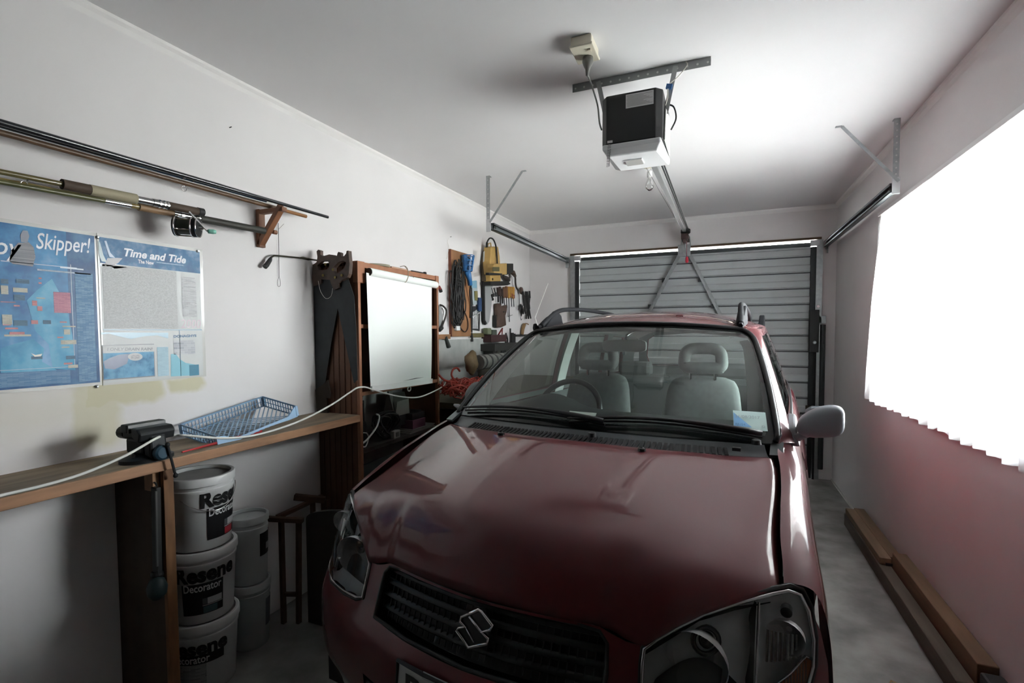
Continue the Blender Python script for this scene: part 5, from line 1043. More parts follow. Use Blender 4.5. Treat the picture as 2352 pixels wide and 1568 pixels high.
# ---- hood
HG_d = [0, .012, .034, .06, .10, .16, .25, .36, .48, .58, .70, .85]; HG_z = [.697, .745, .800, .842, .876, .902, .931, .958, .979, .991, 1.001, 1.010]
def spl(x, xs, ys):
    n_ = len(xs)
    if x <= xs[0]: return ys[0]
    if x >= xs[-1]: return ys[-1]
    i = max(j for j in range(n_ - 1) if xs[j] <= x); h = xs[i+1] - xs[i]; t_ = (x - xs[i]) / h
    def tg(j): return (ys[min(j+1, n_-1)] - ys[max(j-1, 0)]) / (xs[min(j+1, n_-1)] - xs[max(j-1, 0)])
    m0, m1 = tg(i)*h, tg(i+1)*h
    return (2*t_**3 - 3*t_*t_ + 1)*ys[i] + (t_**3 - 2*t_*t_ + t_)*m0 + (-2*t_**3 + 3*t_*t_)*ys[i+1] + (t_**3 - t_*t_)*m1
def hood_z(u, v):
    au = abs(u); vf = 1.112 + .27*u*u; d = max(0, v - vf)
    z = spl(d, HG_d, HG_z)
    z -= lerp(.19, .062, sm(d, .25, .72))*u*u
    z -= .004*sm(au, lerp(.50, .46, sm(v, 1.3, 1.8)) - .03, lerp(.50, .46, sm(v, 1.3, 1.8)) + .04) * sm(d, .03, .15) * (1 - .5*sm(d, .3, .6))
    return z
def hz(u, v):
    # small blur so that the piecewise profile reads as a smooth pressing
    e_ = .012; return (hood_z(u, v)*2 + hood_z(u, v - e_) + hood_z(u, v + e_) + hood_z(u - e_, v) + hood_z(u + e_, v)) / 6
def hood_rear(u): return 1.69 + .445*u*u
def edge_u(v): return interp(v, [1.30, 1.34, 1.47, 1.67, 1.80, 1.875], [.682, .676, .667, .663, .656, .632])
out = []
for i in range(13): u = lerp(-.632, .632, i/12); out.append((u, hood_rear(u)))
for v in (1.84, 1.80, 1.67, 1.55, 1.47, 1.40, 1.345): out.append((edge_u(v), v))
fr_ = [(.668, 1.322), (.60, 1.268), (.53, 1.222), (.475, 1.186), (.442, 1.168), (.418, 1.156), (.38, 1.156), (.345, 1.155), (.31, 1.142), (.2, 1.124), (.1, 1.115)]
out += fr_ + [(0, 1.112)] + [(-a, c) for a, c in fr_[::-1]]
for v in (1.345, 1.40, 1.47, 1.55, 1.67, 1.80, 1.84): out.append((-edge_u(v), v))
FU = [0, .1, .2, .31, .345, .38, .418, .442, .475, .53, .60, .668, .682]; FV = [1.112, 1.115, 1.124, 1.142, 1.155, 1.156, 1.156, 1.168, 1.186, 1.222, 1.268, 1.322, 1.334]
def hood_pt(s, t_):
    x = 2*s - 1; vf = interp(abs(x)*.682, FU, FV); v = lerp(vf, hood_rear(x*.632), t_); u = x*spl(v, [1.112, 1.30, 1.34, 1.47, 1.67, 1.80, 1.875], [.682, .681, .676, .667, .663, .655, .640])
    ed = min(1 - abs(x), .03)/.03; uf = abs(x)*.682
    fix = interp(uf, [0, .31, .345, .38, .418, .442, .485, .53, .60, .66, .69], [.699, .701, .692, .680, .676, .694, .723, .746, .772, .789, .792]) - hz(uf, vf)
    return Vector((u, v, hz(u, v) + fix*(1 - sm(t_, 0, .20)) - .006*(1 - ed)**2))
cpart('hood', MB().grid(hood_pt, 120, 80), paint, smooth=True, solid=.010)
cpart('under_hood_shade', MB().patch([(a*.985, c + (.004 if c < 1.4 else -.004)) for a, c in out], lambda u, v: Vector((u, v, hz(u, v) - .032)), .06), void)  # black sheet under the hood, painted shade for the open gaps
# ---- body sides
SV = [1.30, 1.345, 1.40, 1.47, 1.58, 1.70, 1.80, 1.90, 2.05, 2.30, 2.65, 3.0, 3.5, 4.0, 4.35, 4.52]
SEC = [[(.690,.785),(.710,.776),(.738,.748),(.758,.70),(.772,.63),(.777,.52),(.773,.38),(.762,.20)],
 [(.684,.800),(.710,.790),(.742,.765),(.764,.715),(.778,.64),(.783,.53),(.778,.38),(.766,.20)],
 [(.680,.826),(.710,.815),(.744,.785),(.766,.735),(.780,.65),(.785,.53),(.780,.38),(.768,.20)],
 [(.673,.855),(.708,.843),(.742,.812),(.766,.752),(.780,.66),(.785,.53),(.780,.38),(.768,.20)],
 [(.670,.895),(.706,.882),(.737,.848),(.760,.775),(.776,.67),(.782,.54),(.778,.38),(.766,.20)],
 [(.668,.928),(.706,.914),(.733,.875),(.755,.79),(.772,.68),(.779,.55),(.775,.38),(.764,.20)],
 [(.662,.956),(.704,.941),(.729,.90),(.750,.81),(.768,.69),(.776,.55),(.772,.38),(.762,.20)],
 [(.652,.982),(.702,.962),(.727,.92),(.746,.83),(.763,.70),(.772,.55),(.768,.38),(.758,.20)],
 [(.664,1.005),(.702,.968),(.724,.925),(.743,.835),(.760,.71),(.769,.56),(.765,.38),(.756,.20)],
 [(.682,.992),(.703,.968),(.721,.92),(.740,.83),(.757,.71),(.767,.56),(.763,.38),(.754,.20)],
 [(.680,.994),(.702,.968),(.720,.92),(.739,.83),(.756,.71),(.766,.56),(.762,.38),(.753,.20)],
 [(.676,.996),(.699,.968),(.716,.92),(.736,.83),(.754,.71),(.764,.56),(.760,.38),(.751,.20)],
 [(.664,.998),(.690,.970),(.708,.92),(.730,.83),(.750,.71),(.762,.56),(.758,.38),(.749,.20)],
 [(.646,1.00),(.674,.972),(.694,.92),(.718,.83),(.742,.71),(.756,.56),(.752,.38),(.743,.22)],
 [(.600,1.00),(.630,.972),(.652,.92),(.680,.83),(.708,.71),(.722,.56),(.718,.40),(.709,.24)],
 [(.50,1.00),(.53,.972),(.56,.92),(.59,.83),(.62,.71),(.64,.56),(.63,.42),(.60,.28)]]
SECU = [[s[k_][0] for s in SEC] for k_ in range(8)]; SECZ = [[s[k_][1] for s in SEC] for k_ in range(8)]
def sec(v, k_): return (spl(v, SV, SECU[k_]), spl(v, SV, SECZ[k_]))
VST = [S(*SEC[1][k_]).y + .002 for k_ in range(8)]
def side_pt(sg, v, h):
    """h 0 (top) .. 7 (sill)"""
    i = min(6, int(h)); f = h - i; p_ = [sec(v, max(0, min(7, j))) for j in (i-1, i, i+1, i+2)]
    u, z = [.5*(2*p_[1][q] + (p_[2][q]-p_[0][q])*f + (2*p_[0][q]-5*p_[1][q]+4*p_[2][q]-p_[3][q])*f*f + (3*p_[1][q]-p_[0][q]-3*p_[2][q]+p_[3][q])*f**3) for q in (0, 1)]
    for vw in (1.74, 4.02):
        if abs(v - vw) < .315:
            zb = .29 + sqrt(.315**2 - (v - vw)**2)
            if z < zb: z = zb
    return Vector((sg*u, v, z))
for sg, nm in ((1, 'side_panel'), (-1, 'side_panel')):
    vs_s = [1.30 + i*(4.52 - 1.30)/96 for i in range(97)]
    b = MB().grid(lambda s, t_: side_pt(sg, lerp(interp(7*t_, [0,1,2,3,4,5,6,7], VST), 4.52, s), 7*t_), 120, 42); cpart(nm, b, paint, smooth=True)
    # dark wheel arch liner and wheel
    for vw in (1.74, 4.02):
        b = MB().grid(lambda s, t_: Vector((sg*lerp(.42, .755, t_), vw + .322*cos(pi*s), .29 + .322*sin(pi*s))), 16, 2); cpart('arch_liner', b, void)
        wb = MB().lathe([(.17, -.09), (.27, -.09), (.29, -.07), (.292, 0), (.29, .07), (.27, .09), (.17, .09)], (sg*.665, vw, .292), (1, 0, 0), 28); wl = cpart('wheel', wb, mat('tyre_rubber', (.02, .02, .02), .8), smooth='auto')
        cpart('rim', MB().lathe([(.02, .075), (.15, .06), (.175, .088), (.175, -.06), (.02, -.06)], (sg*.665, vw, .292), (sg, 0, 0), 20), mat('alloy', (.4, .4, .41), .35, .9), wl, smooth='auto')
cpart('underbody', MB().box(-.66, .66, 1.2, 4.45, .20, .30), void)
# ---- front bumper and panels around grille and lamps
HL = [(.420, .578), (.417, .640), (.418, .668), (.442, .690), (.485, .718), (.53, .742), (.60, .768), (.66, .784), (.692, .788), (.716, .778), (.733, .745), (.743, .69), (.742, .64), (.728, .592), (.690, .566), (.62, .556), (.52, .560), (.45, .568)]
GR = [(-.34, .555), (-.344, .62), (-.340, .665), (-.32, .688), (-.28, .693), (0, .690), (.28, .693), (.32, .688), (.340, .665), (.344, .62), (.34, .555), (.2, .548), (0, .545), (-.2, .548)]
HLm = [(-a, c) for a, c in HL]
outer = [(-.775, .20), (-.777, .40), (-.777, .56), (-.772, .63), (-.757, .70), (-.737, .748), (-.712, .778), (-.692, .790), (-.60, .770), (-.53, .744), (-.485, .720), (-.442, .692), (-.419, .6725), (-.38, .6765), (-.345, .688), (-.32, .698), (-.28, .700), (0, .696)]
outer = outer + [(-a, c) for a, c in outer[::-1][1:]]
outer_b = [(-.70, .18), (0, .17), (.70, .18)]
fullo = outer + [(.77, .20), (.70, .18), (0, .17), (-.70, .18)]
lower_in = [(-.36, .26), (-.36, .40), (.36, .40), (.36, .26)]
cpart('front_bumper', MB().patch(fullo, S, .028, (HL, HLm, GR, lower_in)), paint, smooth=True)
cpart('lower_intake', MB().patch([(a*1.03, c) for a, c in lower_in], lambda u, z: S(u, z, .03), .06), void)
for k_ in range(3): cpart('intake_bar', MB().tube([S(-.36 + .72*i/10, .29 + .04*k_, .012) for i in range(11)], .006, 6), blkp)
# ---- grille
gr = cpart('grille', MB().patch([(a*1.02, lerp(.62, c, 1.05)) for a, c in GR], lambda u, z: S(u, z, .045), .05), mat('grille_black', (.006, .007, .007), .5))
for zz in (.575, .607, .639, .670):
    cpart('grille_slat', MB().grid(lambda s, t_: S(lerp(-.338, .338, s), zz + .016*(t_ - .5), .018 + .012*abs(t_ - .5)*2), 24, 2), mat('slat_black', (.010, .013, .013), .35), gr, smooth=True)
b = MB()
for k_ in range(33): u = -.33 + .66*k_/32; b.bar(S(u, .553, .034), S(u, .688, .034), .003, .004, (0, 1, 0))
cpart('grille_mesh', b, mat('grille_black', (.006,.007,.007)), gr)['kind'] = 'stuff'
cpart('grille_surround', MB().tube([S(a, c, .006) for a, c in GR], .007, 6, closed=True), blkp, gr, smooth=True)
# chrome emblem: slanted double loop
EO = [(-.028, .639), (-.027, .650), (.020, .677), (.029, .675), (.065, .653), (.061, .643), (.037, .633), (.059, .624), (.058, .613), (.008, .591), (-.035, .618), (-.029, .625), (-.011, .632)]
EI = [(-.022, .6445), (.018, .668), (.023, .667), (.057, .652), (.054, .644), (.034, .638), (.025, .640), (-.0, .6545), (-.009, .653), (.030, .631), (.052, .620), (.051, .615), (.010, .597), (-.027, .618)]
em = cpart('emblem', MB().tube([S(a, c, -.006) for a, c in EO], .0042, 8, closed=True), chrome, smooth=True)
cpart('emblem_stroke', MB().tube([S(-.004, .656, -.006), S(.037, .633, -.006)], .0040, 8).tube([S(-.011, .632, -.006), S(.020, .606, -.006)], .0018, 6), chrome, em, smooth=True)
cpart('emblem_face', MB().prism([S(a, c, -.003) for a, c in EO], (0, .004, 0)), mat('emblem_dark_reflection', (.01, .011, .012), .12), em)  # black face stands for the dark reflection in the chrome
# ---- number plate
plt_ = cpart('number_plate', MB().grid(lambda s, t_: S(lerp(-.19, .19, s), lerp(.400, .512, t_), -.010), 12, 2), mat('plate_white', (.55, .55, .54), .35), solid=.003)
cpart('plate_frame', MB().tube([S(a, c, -.012) for a, c in ((-.192, .398), (-.192, .514), (-.1, .514), (0, .514), (.1, .514), (.192, .514), (.192, .398), (.1, .398), (0, .398), (-.1, .398))], .006, 6, closed=True), blkp, plt_)
cpart('plate_text', text_mb('BJU24', .115, lambda x, y: S(-.165 + x, .418 + y, -.0125), bold=.002, width=.33), mat('plate_black', (.01, .01, .01), .4), plt_)
cpart('plate_tab', MB().grid(lambda s, t_: S(lerp(-.10, -.02, s), lerp(.506, .522, t_), -.014), 4, 1), mat('label_silver', (.45,.46,.47)), plt_)
# ---- headlights
lens = glass('lamp_lens', (.94, .95, .95), 1.45); refl = mat('reflector', (.85, .86, .86), .3, .2, bump=.5, bs=14); refl2 = mat('reflector_ribbed', (.85, .86, .86), .3, .25)
amb = mat('amber_lens', (.33, .085, .018), .25, coat=.6)
for sg in (1, -1):
    poly = [(sg*a, c) for a, c in HL]
    cen = Vector((sum(p[0] for p in poly)/len(poly), sum(p[1] for p in poly)/len(poly)))
    def depth(u, z, k_=.05):
        d = min((Vector((u, z)) - Vector(p).lerp(Vector(poly[(i+1) % len(poly)]), f)).length for i, p in enumerate(poly) for f in (0, .25, .5, .75))
        return k_*min(1, d/.045)
    hl = cpart('headlight', MB().patch(poly, lambda u, z: S(u, z, .004 + depth(u, z)), .022), refl, smooth=True)
    cpart('lens', MB().patch(poly, lambda u, z: S(u, z, -.004 - .006*min(1, depth(u, z)/.05)), .035), lens, hl, smooth=True)
    cpart('chrome_rim', MB().tube([S(a, c, -.002) for a, c in poly], .0045, 6, closed=True), mat('rim_chrome', (.6, .6, .6), .18, 1), hl, smooth=True)
    cpart('seal', MB().tube([S(sg*(cen.x*sg + (a - cen.x*sg)*1.03), cen.y + (c - cen.y)*1.06, .004) for a, c in HL], .006, 6, closed=True), seal, hl, smooth=True)
    mu, mz = sg*.525, .655
    bw_ = MB().lathe([(.066, -.010), (.060, .012), (.046, .034), (.026, .050), (.012, .054)], S(mu, mz, .012), (0.15*sg, 1, .1), 28, caps=False); cpart('main_bowl', bw_, refl2, hl, smooth=True)
    cpart('bulb_cap', MB().lathe([(.004, -.008), (.013, -.005), (.017, .004), (.017, .035)], S(mu + .01*sg, mz + .025, .030), (0, 1, .1), 16), mat('bulb_cap', (.18, .18, .17), .15, .9), hl, smooth=True)
    cpart('bulb_ring', MB().tube([S(mu + .01*sg + .026*cos(a), mz + .025 + .026*sin(a), .036) for a in [i*2*pi/20 for i in range(20)]], .006, 6, closed=True), mat('bulb_cap', (.18,.18,.17)), hl, smooth=True)
    cpart('bulb_hood', MB().grid(lambda s, t_: S(mu + .085*(s - .5)*2, mz - .055 + .050*sin(pi*s)*t_, .010 + .018*t_), 16, 4), mat('hood_grey', (.085, .09, .085), .3, .6), hl, smooth=True)
    cpart('dark_fin', MB().grid(lambda s, t_: S(sg*(lerp(.600, .632, s) + .018*sin(pi*t_)*(1 - s)), lerp(.572, .765, t_), .010 + .055*(1 - s)), 3, 12), mat('fin_dark', (.035, .04, .037), .2, .8), hl, smooth=True)
    cpart('lens_divider', MB().tube([S(sg*.636, .585, .002), S(sg*.637, .68, .002), S(sg*.637, .768, .004)], .0030, 6), mat('rim_chrome', (.6,.6,.6)), hl)
    pb_ = MB()
    for k_ in range(9): u = sg*(.655 + .008*k_); pb_.tube([S(u, .655, .020), S(u, .715 - .002*k_, .020)], .0030, 5)
    pl_ = cpart('parking_lamp', MB().lathe([(.040, .004), (.036, .022), (.020, .038), (.006, .042)], S(sg*.688, .700, .010), (.2*sg, 1, .1), 20, caps=False), refl2, hl, smooth=True)
    cpart('lamp_ribs', pb_, mat('rim_chrome', (.6,.6,.6)), hl)['kind'] = 'stuff'
    cpart('lamp_cap', MB().lathe([(.012, -.002), (.012, .02)], S(sg*.690, .742, .022), (0, 1, 0), 14), mat('fin_dark', (.035,.04,.037)), hl)
    AM = [(.640, .585), (.665, .618), (.70, .640), (.728, .664), (.739, .655), (.740, .628), (.727, .594), (.690, .570), (.655, .566)]
    ind = cpart('indicator', MB().patch([(sg*a, c) for a, c in AM], lambda u, z: S(u, z, .001), .02), amb, hl, smooth=True)
    rb_ = MB()
    for k_ in range(15):
        u = .652 + .0055*k_; lo = .574 + .02*abs(u - .68)/.06*.6; hi = interp(u, [.64, .665, .70, .728, .735], [.585, .614, .636, .656, .650])
        if hi - lo > .012: rb_.tube([S(sg*u, lo, .0006), S(sg*u, hi, .0006)], .0013, 4)
    cpart('indicator_trim', MB().tube([S(sg*a, c, -.001) for a, c in AM[:5]], .0030, 6), mat('rim_chrome', (.6,.6,.6)), hl, smooth=True)
    cpart('indicator_ribs', rb_, mat('amber_dark', (.16, .04, .01), .3), hl)['kind'] = 'stuff'
# ---- windscreen, cowl
def wb_(s): return Vector((.655*s, 1.80 + .14*s*s, 1.012 - .017*s*s))
def wt(s): return Vector((.528*s, 2.36 + .11*s*s, 1.404 - .034*s*s))
def WS(s, t_):
    if t_ > .86: s = s*(1 - .085*(1 - sqrt(max(0, 1 - ((min(t_, 1) - .86)/.14)**2))))
    if t_ < .06: s = s*(1 - .03*(1 - sqrt(max(0, 1 - ((.06 - max(t_, 0))/.06)**2))))
    p = wb_(s).lerp(wt(s), t_)
    k_ = 4*t_*(1 - t_); return p + Vector((.012*s*k_, -.010*k_, .012*k_))
ws = cpart('windscreen', MB().grid(lambda s, t_: WS(2*s - 1, t_), 30, 18), glass('windscreen_glass', (.74, .80, .77), 1.55, 0.0, .012), smooth=True)
def rpt(q, off=0):
    """rounded outline of the glass, q in 0..1"""
    pts_ = []
    return pts_
ring_ = []
for i in range(30): ring_.append(WS(1.0, lerp(.01, .995, i/29)))
for i in range(24): ring_.append(WS(lerp(.97, -.97, i/23), 1.0))
for i in range(30): ring_.append(WS(-1.0, lerp(.995, .01, i/29)))
cpart('windscreen_seal', MB().tube([p + Vector((0, -.004, .004)) for p in ring_], .0095, 8), seal, ws, smooth=True)
frit = mat('glass_frit', (.02, .024, .024), .15)
for sg in (1, -1): cpart('frit_band', MB().grid(lambda s, t_: WS(sg*lerp(1.0, .945 + .025*t_, s), t_) + Vector((0, .004, -.004)), 2, 14), frit, ws, smooth=True)
cpart('frit_band', MB().grid(lambda s, t_: WS(2*s - 1, lerp(0, .055, t_)) + Vector((0, .004, -.004)), 24, 2), frit, ws, smooth=True)
cpart('frit_band', MB().grid(lambda s, t_: WS(2*s - 1, lerp(1, .955, t_)) + Vector((0, .004, -.004)), 24, 2), frit, ws, smooth=True)
def CW(s, t_):
    u = lerp(-.632, .632, s); a = Vector((u, hood_rear(u) + .003, hz(u, hood_rear(u)) - .006)); c = WS(u/.655, 0) + Vector((0, -.008, -.004)); return a.lerp(c, t_) + Vector((0, 0, -.010*sin(pi*t_)))
cw_ = cpart('cowl_panel', MB().grid(CW, 40, 6), mat('cowl_grey', (.075, .082, .088), .45), smooth=True)
for sg in (1, -1): cpart('cowl_corner', MB().grid(lambda s, t_: Vector((sg*lerp(.630, .668, s), lerp(1.873, 1.95, t_) + .01*s, lerp(.975, 1.004, t_) - .004)), 3, 4), mat('cowl_grey', (.040,.044,.048)), cw_, solid=.01)
for k_ in range(56):
    s = .10 + .80*k_/55
    cpart('vent_slot', MB().add([CW(s, .08) + Vector((0, 0, .003)), CW(s + .0085, .08) + Vector((0, 0, .003)), CW(s + .0085, .70) + Vector((0, 0, .004)), CW(s, .70) + Vector((0, 0, .004)), CW(s, .12) + Vector((0, 0, -.01)), CW(s + .0075, .12) + Vector((0, 0, -.01)), CW(s + .0075, .55) + Vector((0, 0, -.01)), CW(s, .55) + Vector((0, 0, -.01))], [(0,1,2,3), (0,4,5,1), (1,5,6,2), (2,6,7,3), (3,7,4,0)]), mat('slot_black', (.004, .004, .005), .7), cw_)
cpart('nozzle_cover', MB().box(.525, .55, 1.815, 1.835, .985, .995), mat('slot_black', (.004,.004,.005)), cw_)
for (a, c, nm) in (((-.60, 1.885), (.10, 1.765), 0), ((-.04, 1.775), (.61, 1.915), 1)):
    def wp(f, lift): u = lerp(a[0], c[0], f); t0_ = (.035 if nm == 0 else .03) + .045*sin(pi*f); p = WS(u/.655, t0_); return p + Vector((0, -.014 - lift, .012 + lift))
    wi = cpart('wiper', MB().tube([wp(i/12, .010) for i in range(13)], [.004, .005, .006] + [.006]*5 + [.008, .009, .010, .010, .009], 8), blkp, smooth=True)
    cpart('wiper_blade', MB().tube([wp(i/12, -.006) for i in range(13)], .0045, 6), seal, wi)
    pv = Vector((lerp(a[0], c[0], .97), lerp(a[1], c[1], .97) - .03, 1.0)); cpart('wiper_pivot', MB().lathe([(.016, 0), (.014, .014), (.006, .018)], pv, n=12), blkp, wi, smooth='auto')
# washer nozzles
for u, v in ((-.267, 1.69), (.268, 1.69)):
    cpart('washer_nozzle', MB().lathe([(.014, 0), (.013, .008), (.005, .013)], (u, v, hz(u, v)), n=12).box(u - .004, u + .004, v - .006, v + .004, hz(u, v) + .004, hz(u, v) + .013), mat('nozzle_black', (.015, .015, .016), .25), smooth='auto')
# ---- stickers inside the glass
def stick(cs_, t0_, t1_, ws_, off=.003):
    return MB().grid(lambda s, t_: WS(lerp(cs_ - ws_, cs_ + ws_, s), lerp(t0_, t1_, t_)) + Vector((0, -off, off)), 6, 3)
def wst(cs_, ws_, t0_, off): return lambda x, y: WS(cs_ - ws_ + x/.64, t0_ + y/.66) + Vector((0, -off, off))
st = cpart('inspection_sticker', stick(.877, .075, .205, .079), mat('sticker_pale', (.50, .64, .62), .4), ws)
cpart('sticker_triangle', MB().add([WS(.80, .19) + Vector((0, -.004, .004)), WS(.80, .095) + Vector((0, -.004, .004)), WS(.885, .092) + Vector((0, -.004, .004))], [(0, 1, 2)]), mat('sticker_blue', (.20, .42, .68), .4), ws)
cpart('sticker_text', text_mb('21/08/2017', .018, wst(.886, .079, .152, .0052), width=.076), mat('sticker_grey', (.28, .33, .36), .5), ws)
cpart('sticker_text', text_mb('BJU24', .013, wst(.886, .079, .100, .0052), width=.030), mat('sticker_navy', (.08, .20, .42), .5), ws)
cpart('sticker_text', text_mb('G', .014, wst(.93, .0, .095, .0052)), mat('sticker_grey', (.28,.33,.36)), ws)
s2_ = cpart('registration_label', stick(-.005, .072, .115, .085), mat('sticker_green_pale', (.56, .68, .60), .4), ws)
cpart('label_bar', MB().grid(lambda s, t_: WS(lerp(-.07, -.03, s), lerp(.085, .10, t_)) + Vector((0, -.004, .004)), 3, 1), mat('sticker_green', (.16, .36, .24), .4), ws)
# ---- roof and pillars
RV = [2.36, 2.40, 2.46, 2.55, 2.7, 2.9, 3.2, 3.6, 4.0, 4.25]; RZ = [1.404, 1.424, 1.440, 1.455, 1.470, 1.482, 1.488, 1.482, 1.456, 1.43]
RW = [.530, .533, .536, .540, .545, .545, .540, .525, .50, .47]; RE = [1.368, 1.374, 1.380, 1.386, 1.392, 1.396, 1.396, 1.386, 1.364, 1.34]
def roof(s, t_):
    x = 2*s - 1; v = lerp(2.362, 4.25, t_**1.35) + .11*x*x*(1 - t_)
    vz = v - .11*x*x*(1 - t_)
    zc, ze, wd_ = interp(vz, RV, RZ), interp(vz, RV, RE), interp(vz, RV, RW)
    return Vector((wd_*x, v, zc - (zc - ze)*abs(x)**2.6))
cpart('roof', MB().grid(roof, 40, 44), paint, smooth=True, solid=.015)
cpart('headlining', MB().grid(lambda s, t_: roof(s, t_)*1 + Vector((0, .02, -.035)), 20, 16), mat('headlining', (.30, .31, .30), .9), smooth=True)
def ub(v): return sec(v, 0)[0]
def zb_(v): return sec(v, 0)[1]
def GS(sg):
    def f(v, z):
        zr = interp(v, RV, RE) - .004; ur = interp(v, RV, RW) + .008; u0, z0_ = ub(max(v, 2.0)), zb_(max(v, 2.3)); t_ = (z - z0_)/(zr - z0_)
        return Vector((sg*(lerp(u0, ur, t_) + .012*sin(pi*max(0, min(1, t_)))), v, z))
    return f
win = glass('side_glass', (.62, .68, .66), 1.5)
for sg in (1, -1):
    g = GS(sg)
    # A pillar: painted strip between windscreen seal and door frame
    def AP(s, t_):
        a = WS(sg*1.0, t_) + Vector((sg*.012, .004, 0)); v = lerp(2.03, 2.56, t_); z = lerp(.985, 1.378, t_); c = Vector((sg*lerp(.703, .556, t_), v, z)); p = a.lerp(c, s); return p + Vector((sg*.008*sin(pi*s), 0, .004*sin(pi*s)))
    cpart('windscreen_pillar', MB().grid(AP, 6, 18), paint, smooth=True)
    cpart('pillar_trim', MB().grid(lambda s, t_: WS(sg*lerp(1.0, lerp(.865, .93, t_), s), lerp(.06, .95, t_)) + Vector((-sg*.01, .034 + .03*s, -.024 - .012*s)), 5, 12), mat('pillar_trim', (.50, .54, .52), .7), smooth=True)
    fo = [(2.02, .992), (2.55, 1.375), (2.9, 1.388), (3.3, 1.388), (3.7, 1.372), (4.05, 1.345), (4.28, 1.31), (4.42, 1.01), (4.0, .998), (3.2, .992), (2.5, .990)]
    h1 = [(2.16, 1.025), (2.56, 1.345), (2.96, 1.362), (2.99, 1.020)]; h2 = [(3.08, 1.020), (3.06, 1.362), (3.66, 1.345), (3.80, 1.020)]; h3 = [(3.88, 1.02), (3.76, 1.335), (4.02, 1.318), (4.22, 1.03)]
    cpart('door_frame', MB().patch(fo, g, .06, (h1, h2, h3)), paint, smooth=True)
    cpart('inner_frame', MB().patch(fo, lambda v, z: g(v, z) + Vector((-sg*.03, 0, 0)), .08, (h1, h2, h3)), mat('inner_frame', (.10, .115, .112), .8))
    for hh in (h1, h2, h3): cpart('side_window', MB().patch(hh, lambda v, z: g(v, z) + Vector((-sg*.006, 0, 0)), .12), win)
    cpart('belt_seal', MB().tube([g(v, zb_(max(v, 2.3)) + .006) + Vector((sg*.004, 0, 0)) for v in [2.06 + i*.1 for i in range(24)]], .008, 6), seal)
    # grab of light inner B pillar trim with seat belt
    cpart('pillar_trim', MB().grid(lambda s, t_: g(lerp(2.97, 3.09, s), lerp(.95, 1.36, t_)) + Vector((-sg*.045, 0, 0)), 2, 6), mat('pillar_trim', (.46,.49,.475)))
    # door skin inside
    cpart('door_trim', MB().grid(lambda s, t_: Vector((sg*.63, lerp(2.1, 3.9, s), lerp(.35, .99, t_))), 4, 3), mat('door_trim', (.10, .115, .112), .8))
    # roof rail
    rp_ = cr([(sg*.485, 2.47, 1.400), (sg*.480, 2.54, 1.436), (sg*.471, 2.64, 1.480), (sg*.462, 2.78, 1.499), (sg*.448, 3.1, 1.503), (sg*.430, 3.6, 1.482), (sg*.420, 3.85, 1.46), (sg*.41, 4.0, 1.43)], 5)
    rad = [.015 if i < 6 else .0125 for i in range(len(rp_))]
    rl_ = cpart('roof_rail', MB().tube(rp_, rad, 10), mat('rail_black', (.012, .0125, .015), .75, spec=.25), smooth=True)
    for (va, zc_) in ((2.56, 1.415), (4.03, 1.41)): cpart('rail_foot', MB().prism([(sg*.462, va - .09, zc_ - .03), (sg*.462, va + .16, zc_ - .02), (sg*.462, va + .13, zc_ + .045), (sg*.462, va + .08, zc_ + .072), (sg*.462, va - .0, zc_ + .03)], (sg*.034, 0, 0)), mat('rail_black', (.028,.029,.034)), rl_, bevel=.006)
    cpart('drip_strip', MB().tube([(sg*.49, 2.372 + .09, 1.384), (sg*.488, 2.44, 1.394), (sg*.487, 2.50, 1.404)], .010, 6), mat('rail_black', (.028,.029,.034)), rl_)
cpart('antenna', MB().tube([(-.545, 2.55, 1.405), (-.57, 2.57, 1.45), (-.60, 2.80, 1.66)], [.003, .0022, .0015], 6), mat('antenna_steel', (.75, .75, .74), .3, .8))
cpart('antenna_base', MB().lathe([(.014, -.012), (.016, 0), (.010, .022)], (-.548, 2.53, 1.392), (-.3, .3, 1), 10), mat('rail_black', (.028,.029,.034)), smooth='auto')
# ---- tail
cpart('tailgate', MB().grid(lambda s, t_: Vector((lerp(-.50, .50, s), 4.52 - .10*sm(t_, .6, 1) + .03*(1 - (2*s - 1)**2), lerp(.28, 1.04, t_))), 12, 10), paint, smooth=True)
TGo = [(-.50, 1.02), (-.455, 1.345), (-.30, 1.40), (0, 1.43), (.30, 1.40), (.455, 1.345), (.50, 1.02)]; TGi = [(-.40, 1.085), (-.415, 1.16), (-.385, 1.30), (-.33, 1.335), (0, 1.355), (.33, 1.335), (.385, 1.30), (.415, 1.16), (.40, 1.10), (.33, 1.075), (.1, 1.085), (-.1, 1.085), (-.33, 1.075)]
def TG(u, z): return Vector((u, lerp(4.46, 4.24, (z - 1.02)/.41), z))
cpart('tailgate_frame', MB().patch(TGo, TG, .06, (TGi,)), paint, smooth=True)
cpart('tailgate_inner', MB().patch(TGo, lambda u, z: TG(u, z) + Vector((0, -.03, 0)), .08, (TGi,)), mat('inner_frame', (.10,.115,.112)))
cpart('rear_window', MB().patch(TGi, lambda u, z: TG(u, z) + Vector((0, .006, 0)), .12), glass('rear_glass', (.85, .88, .87), 1.5))
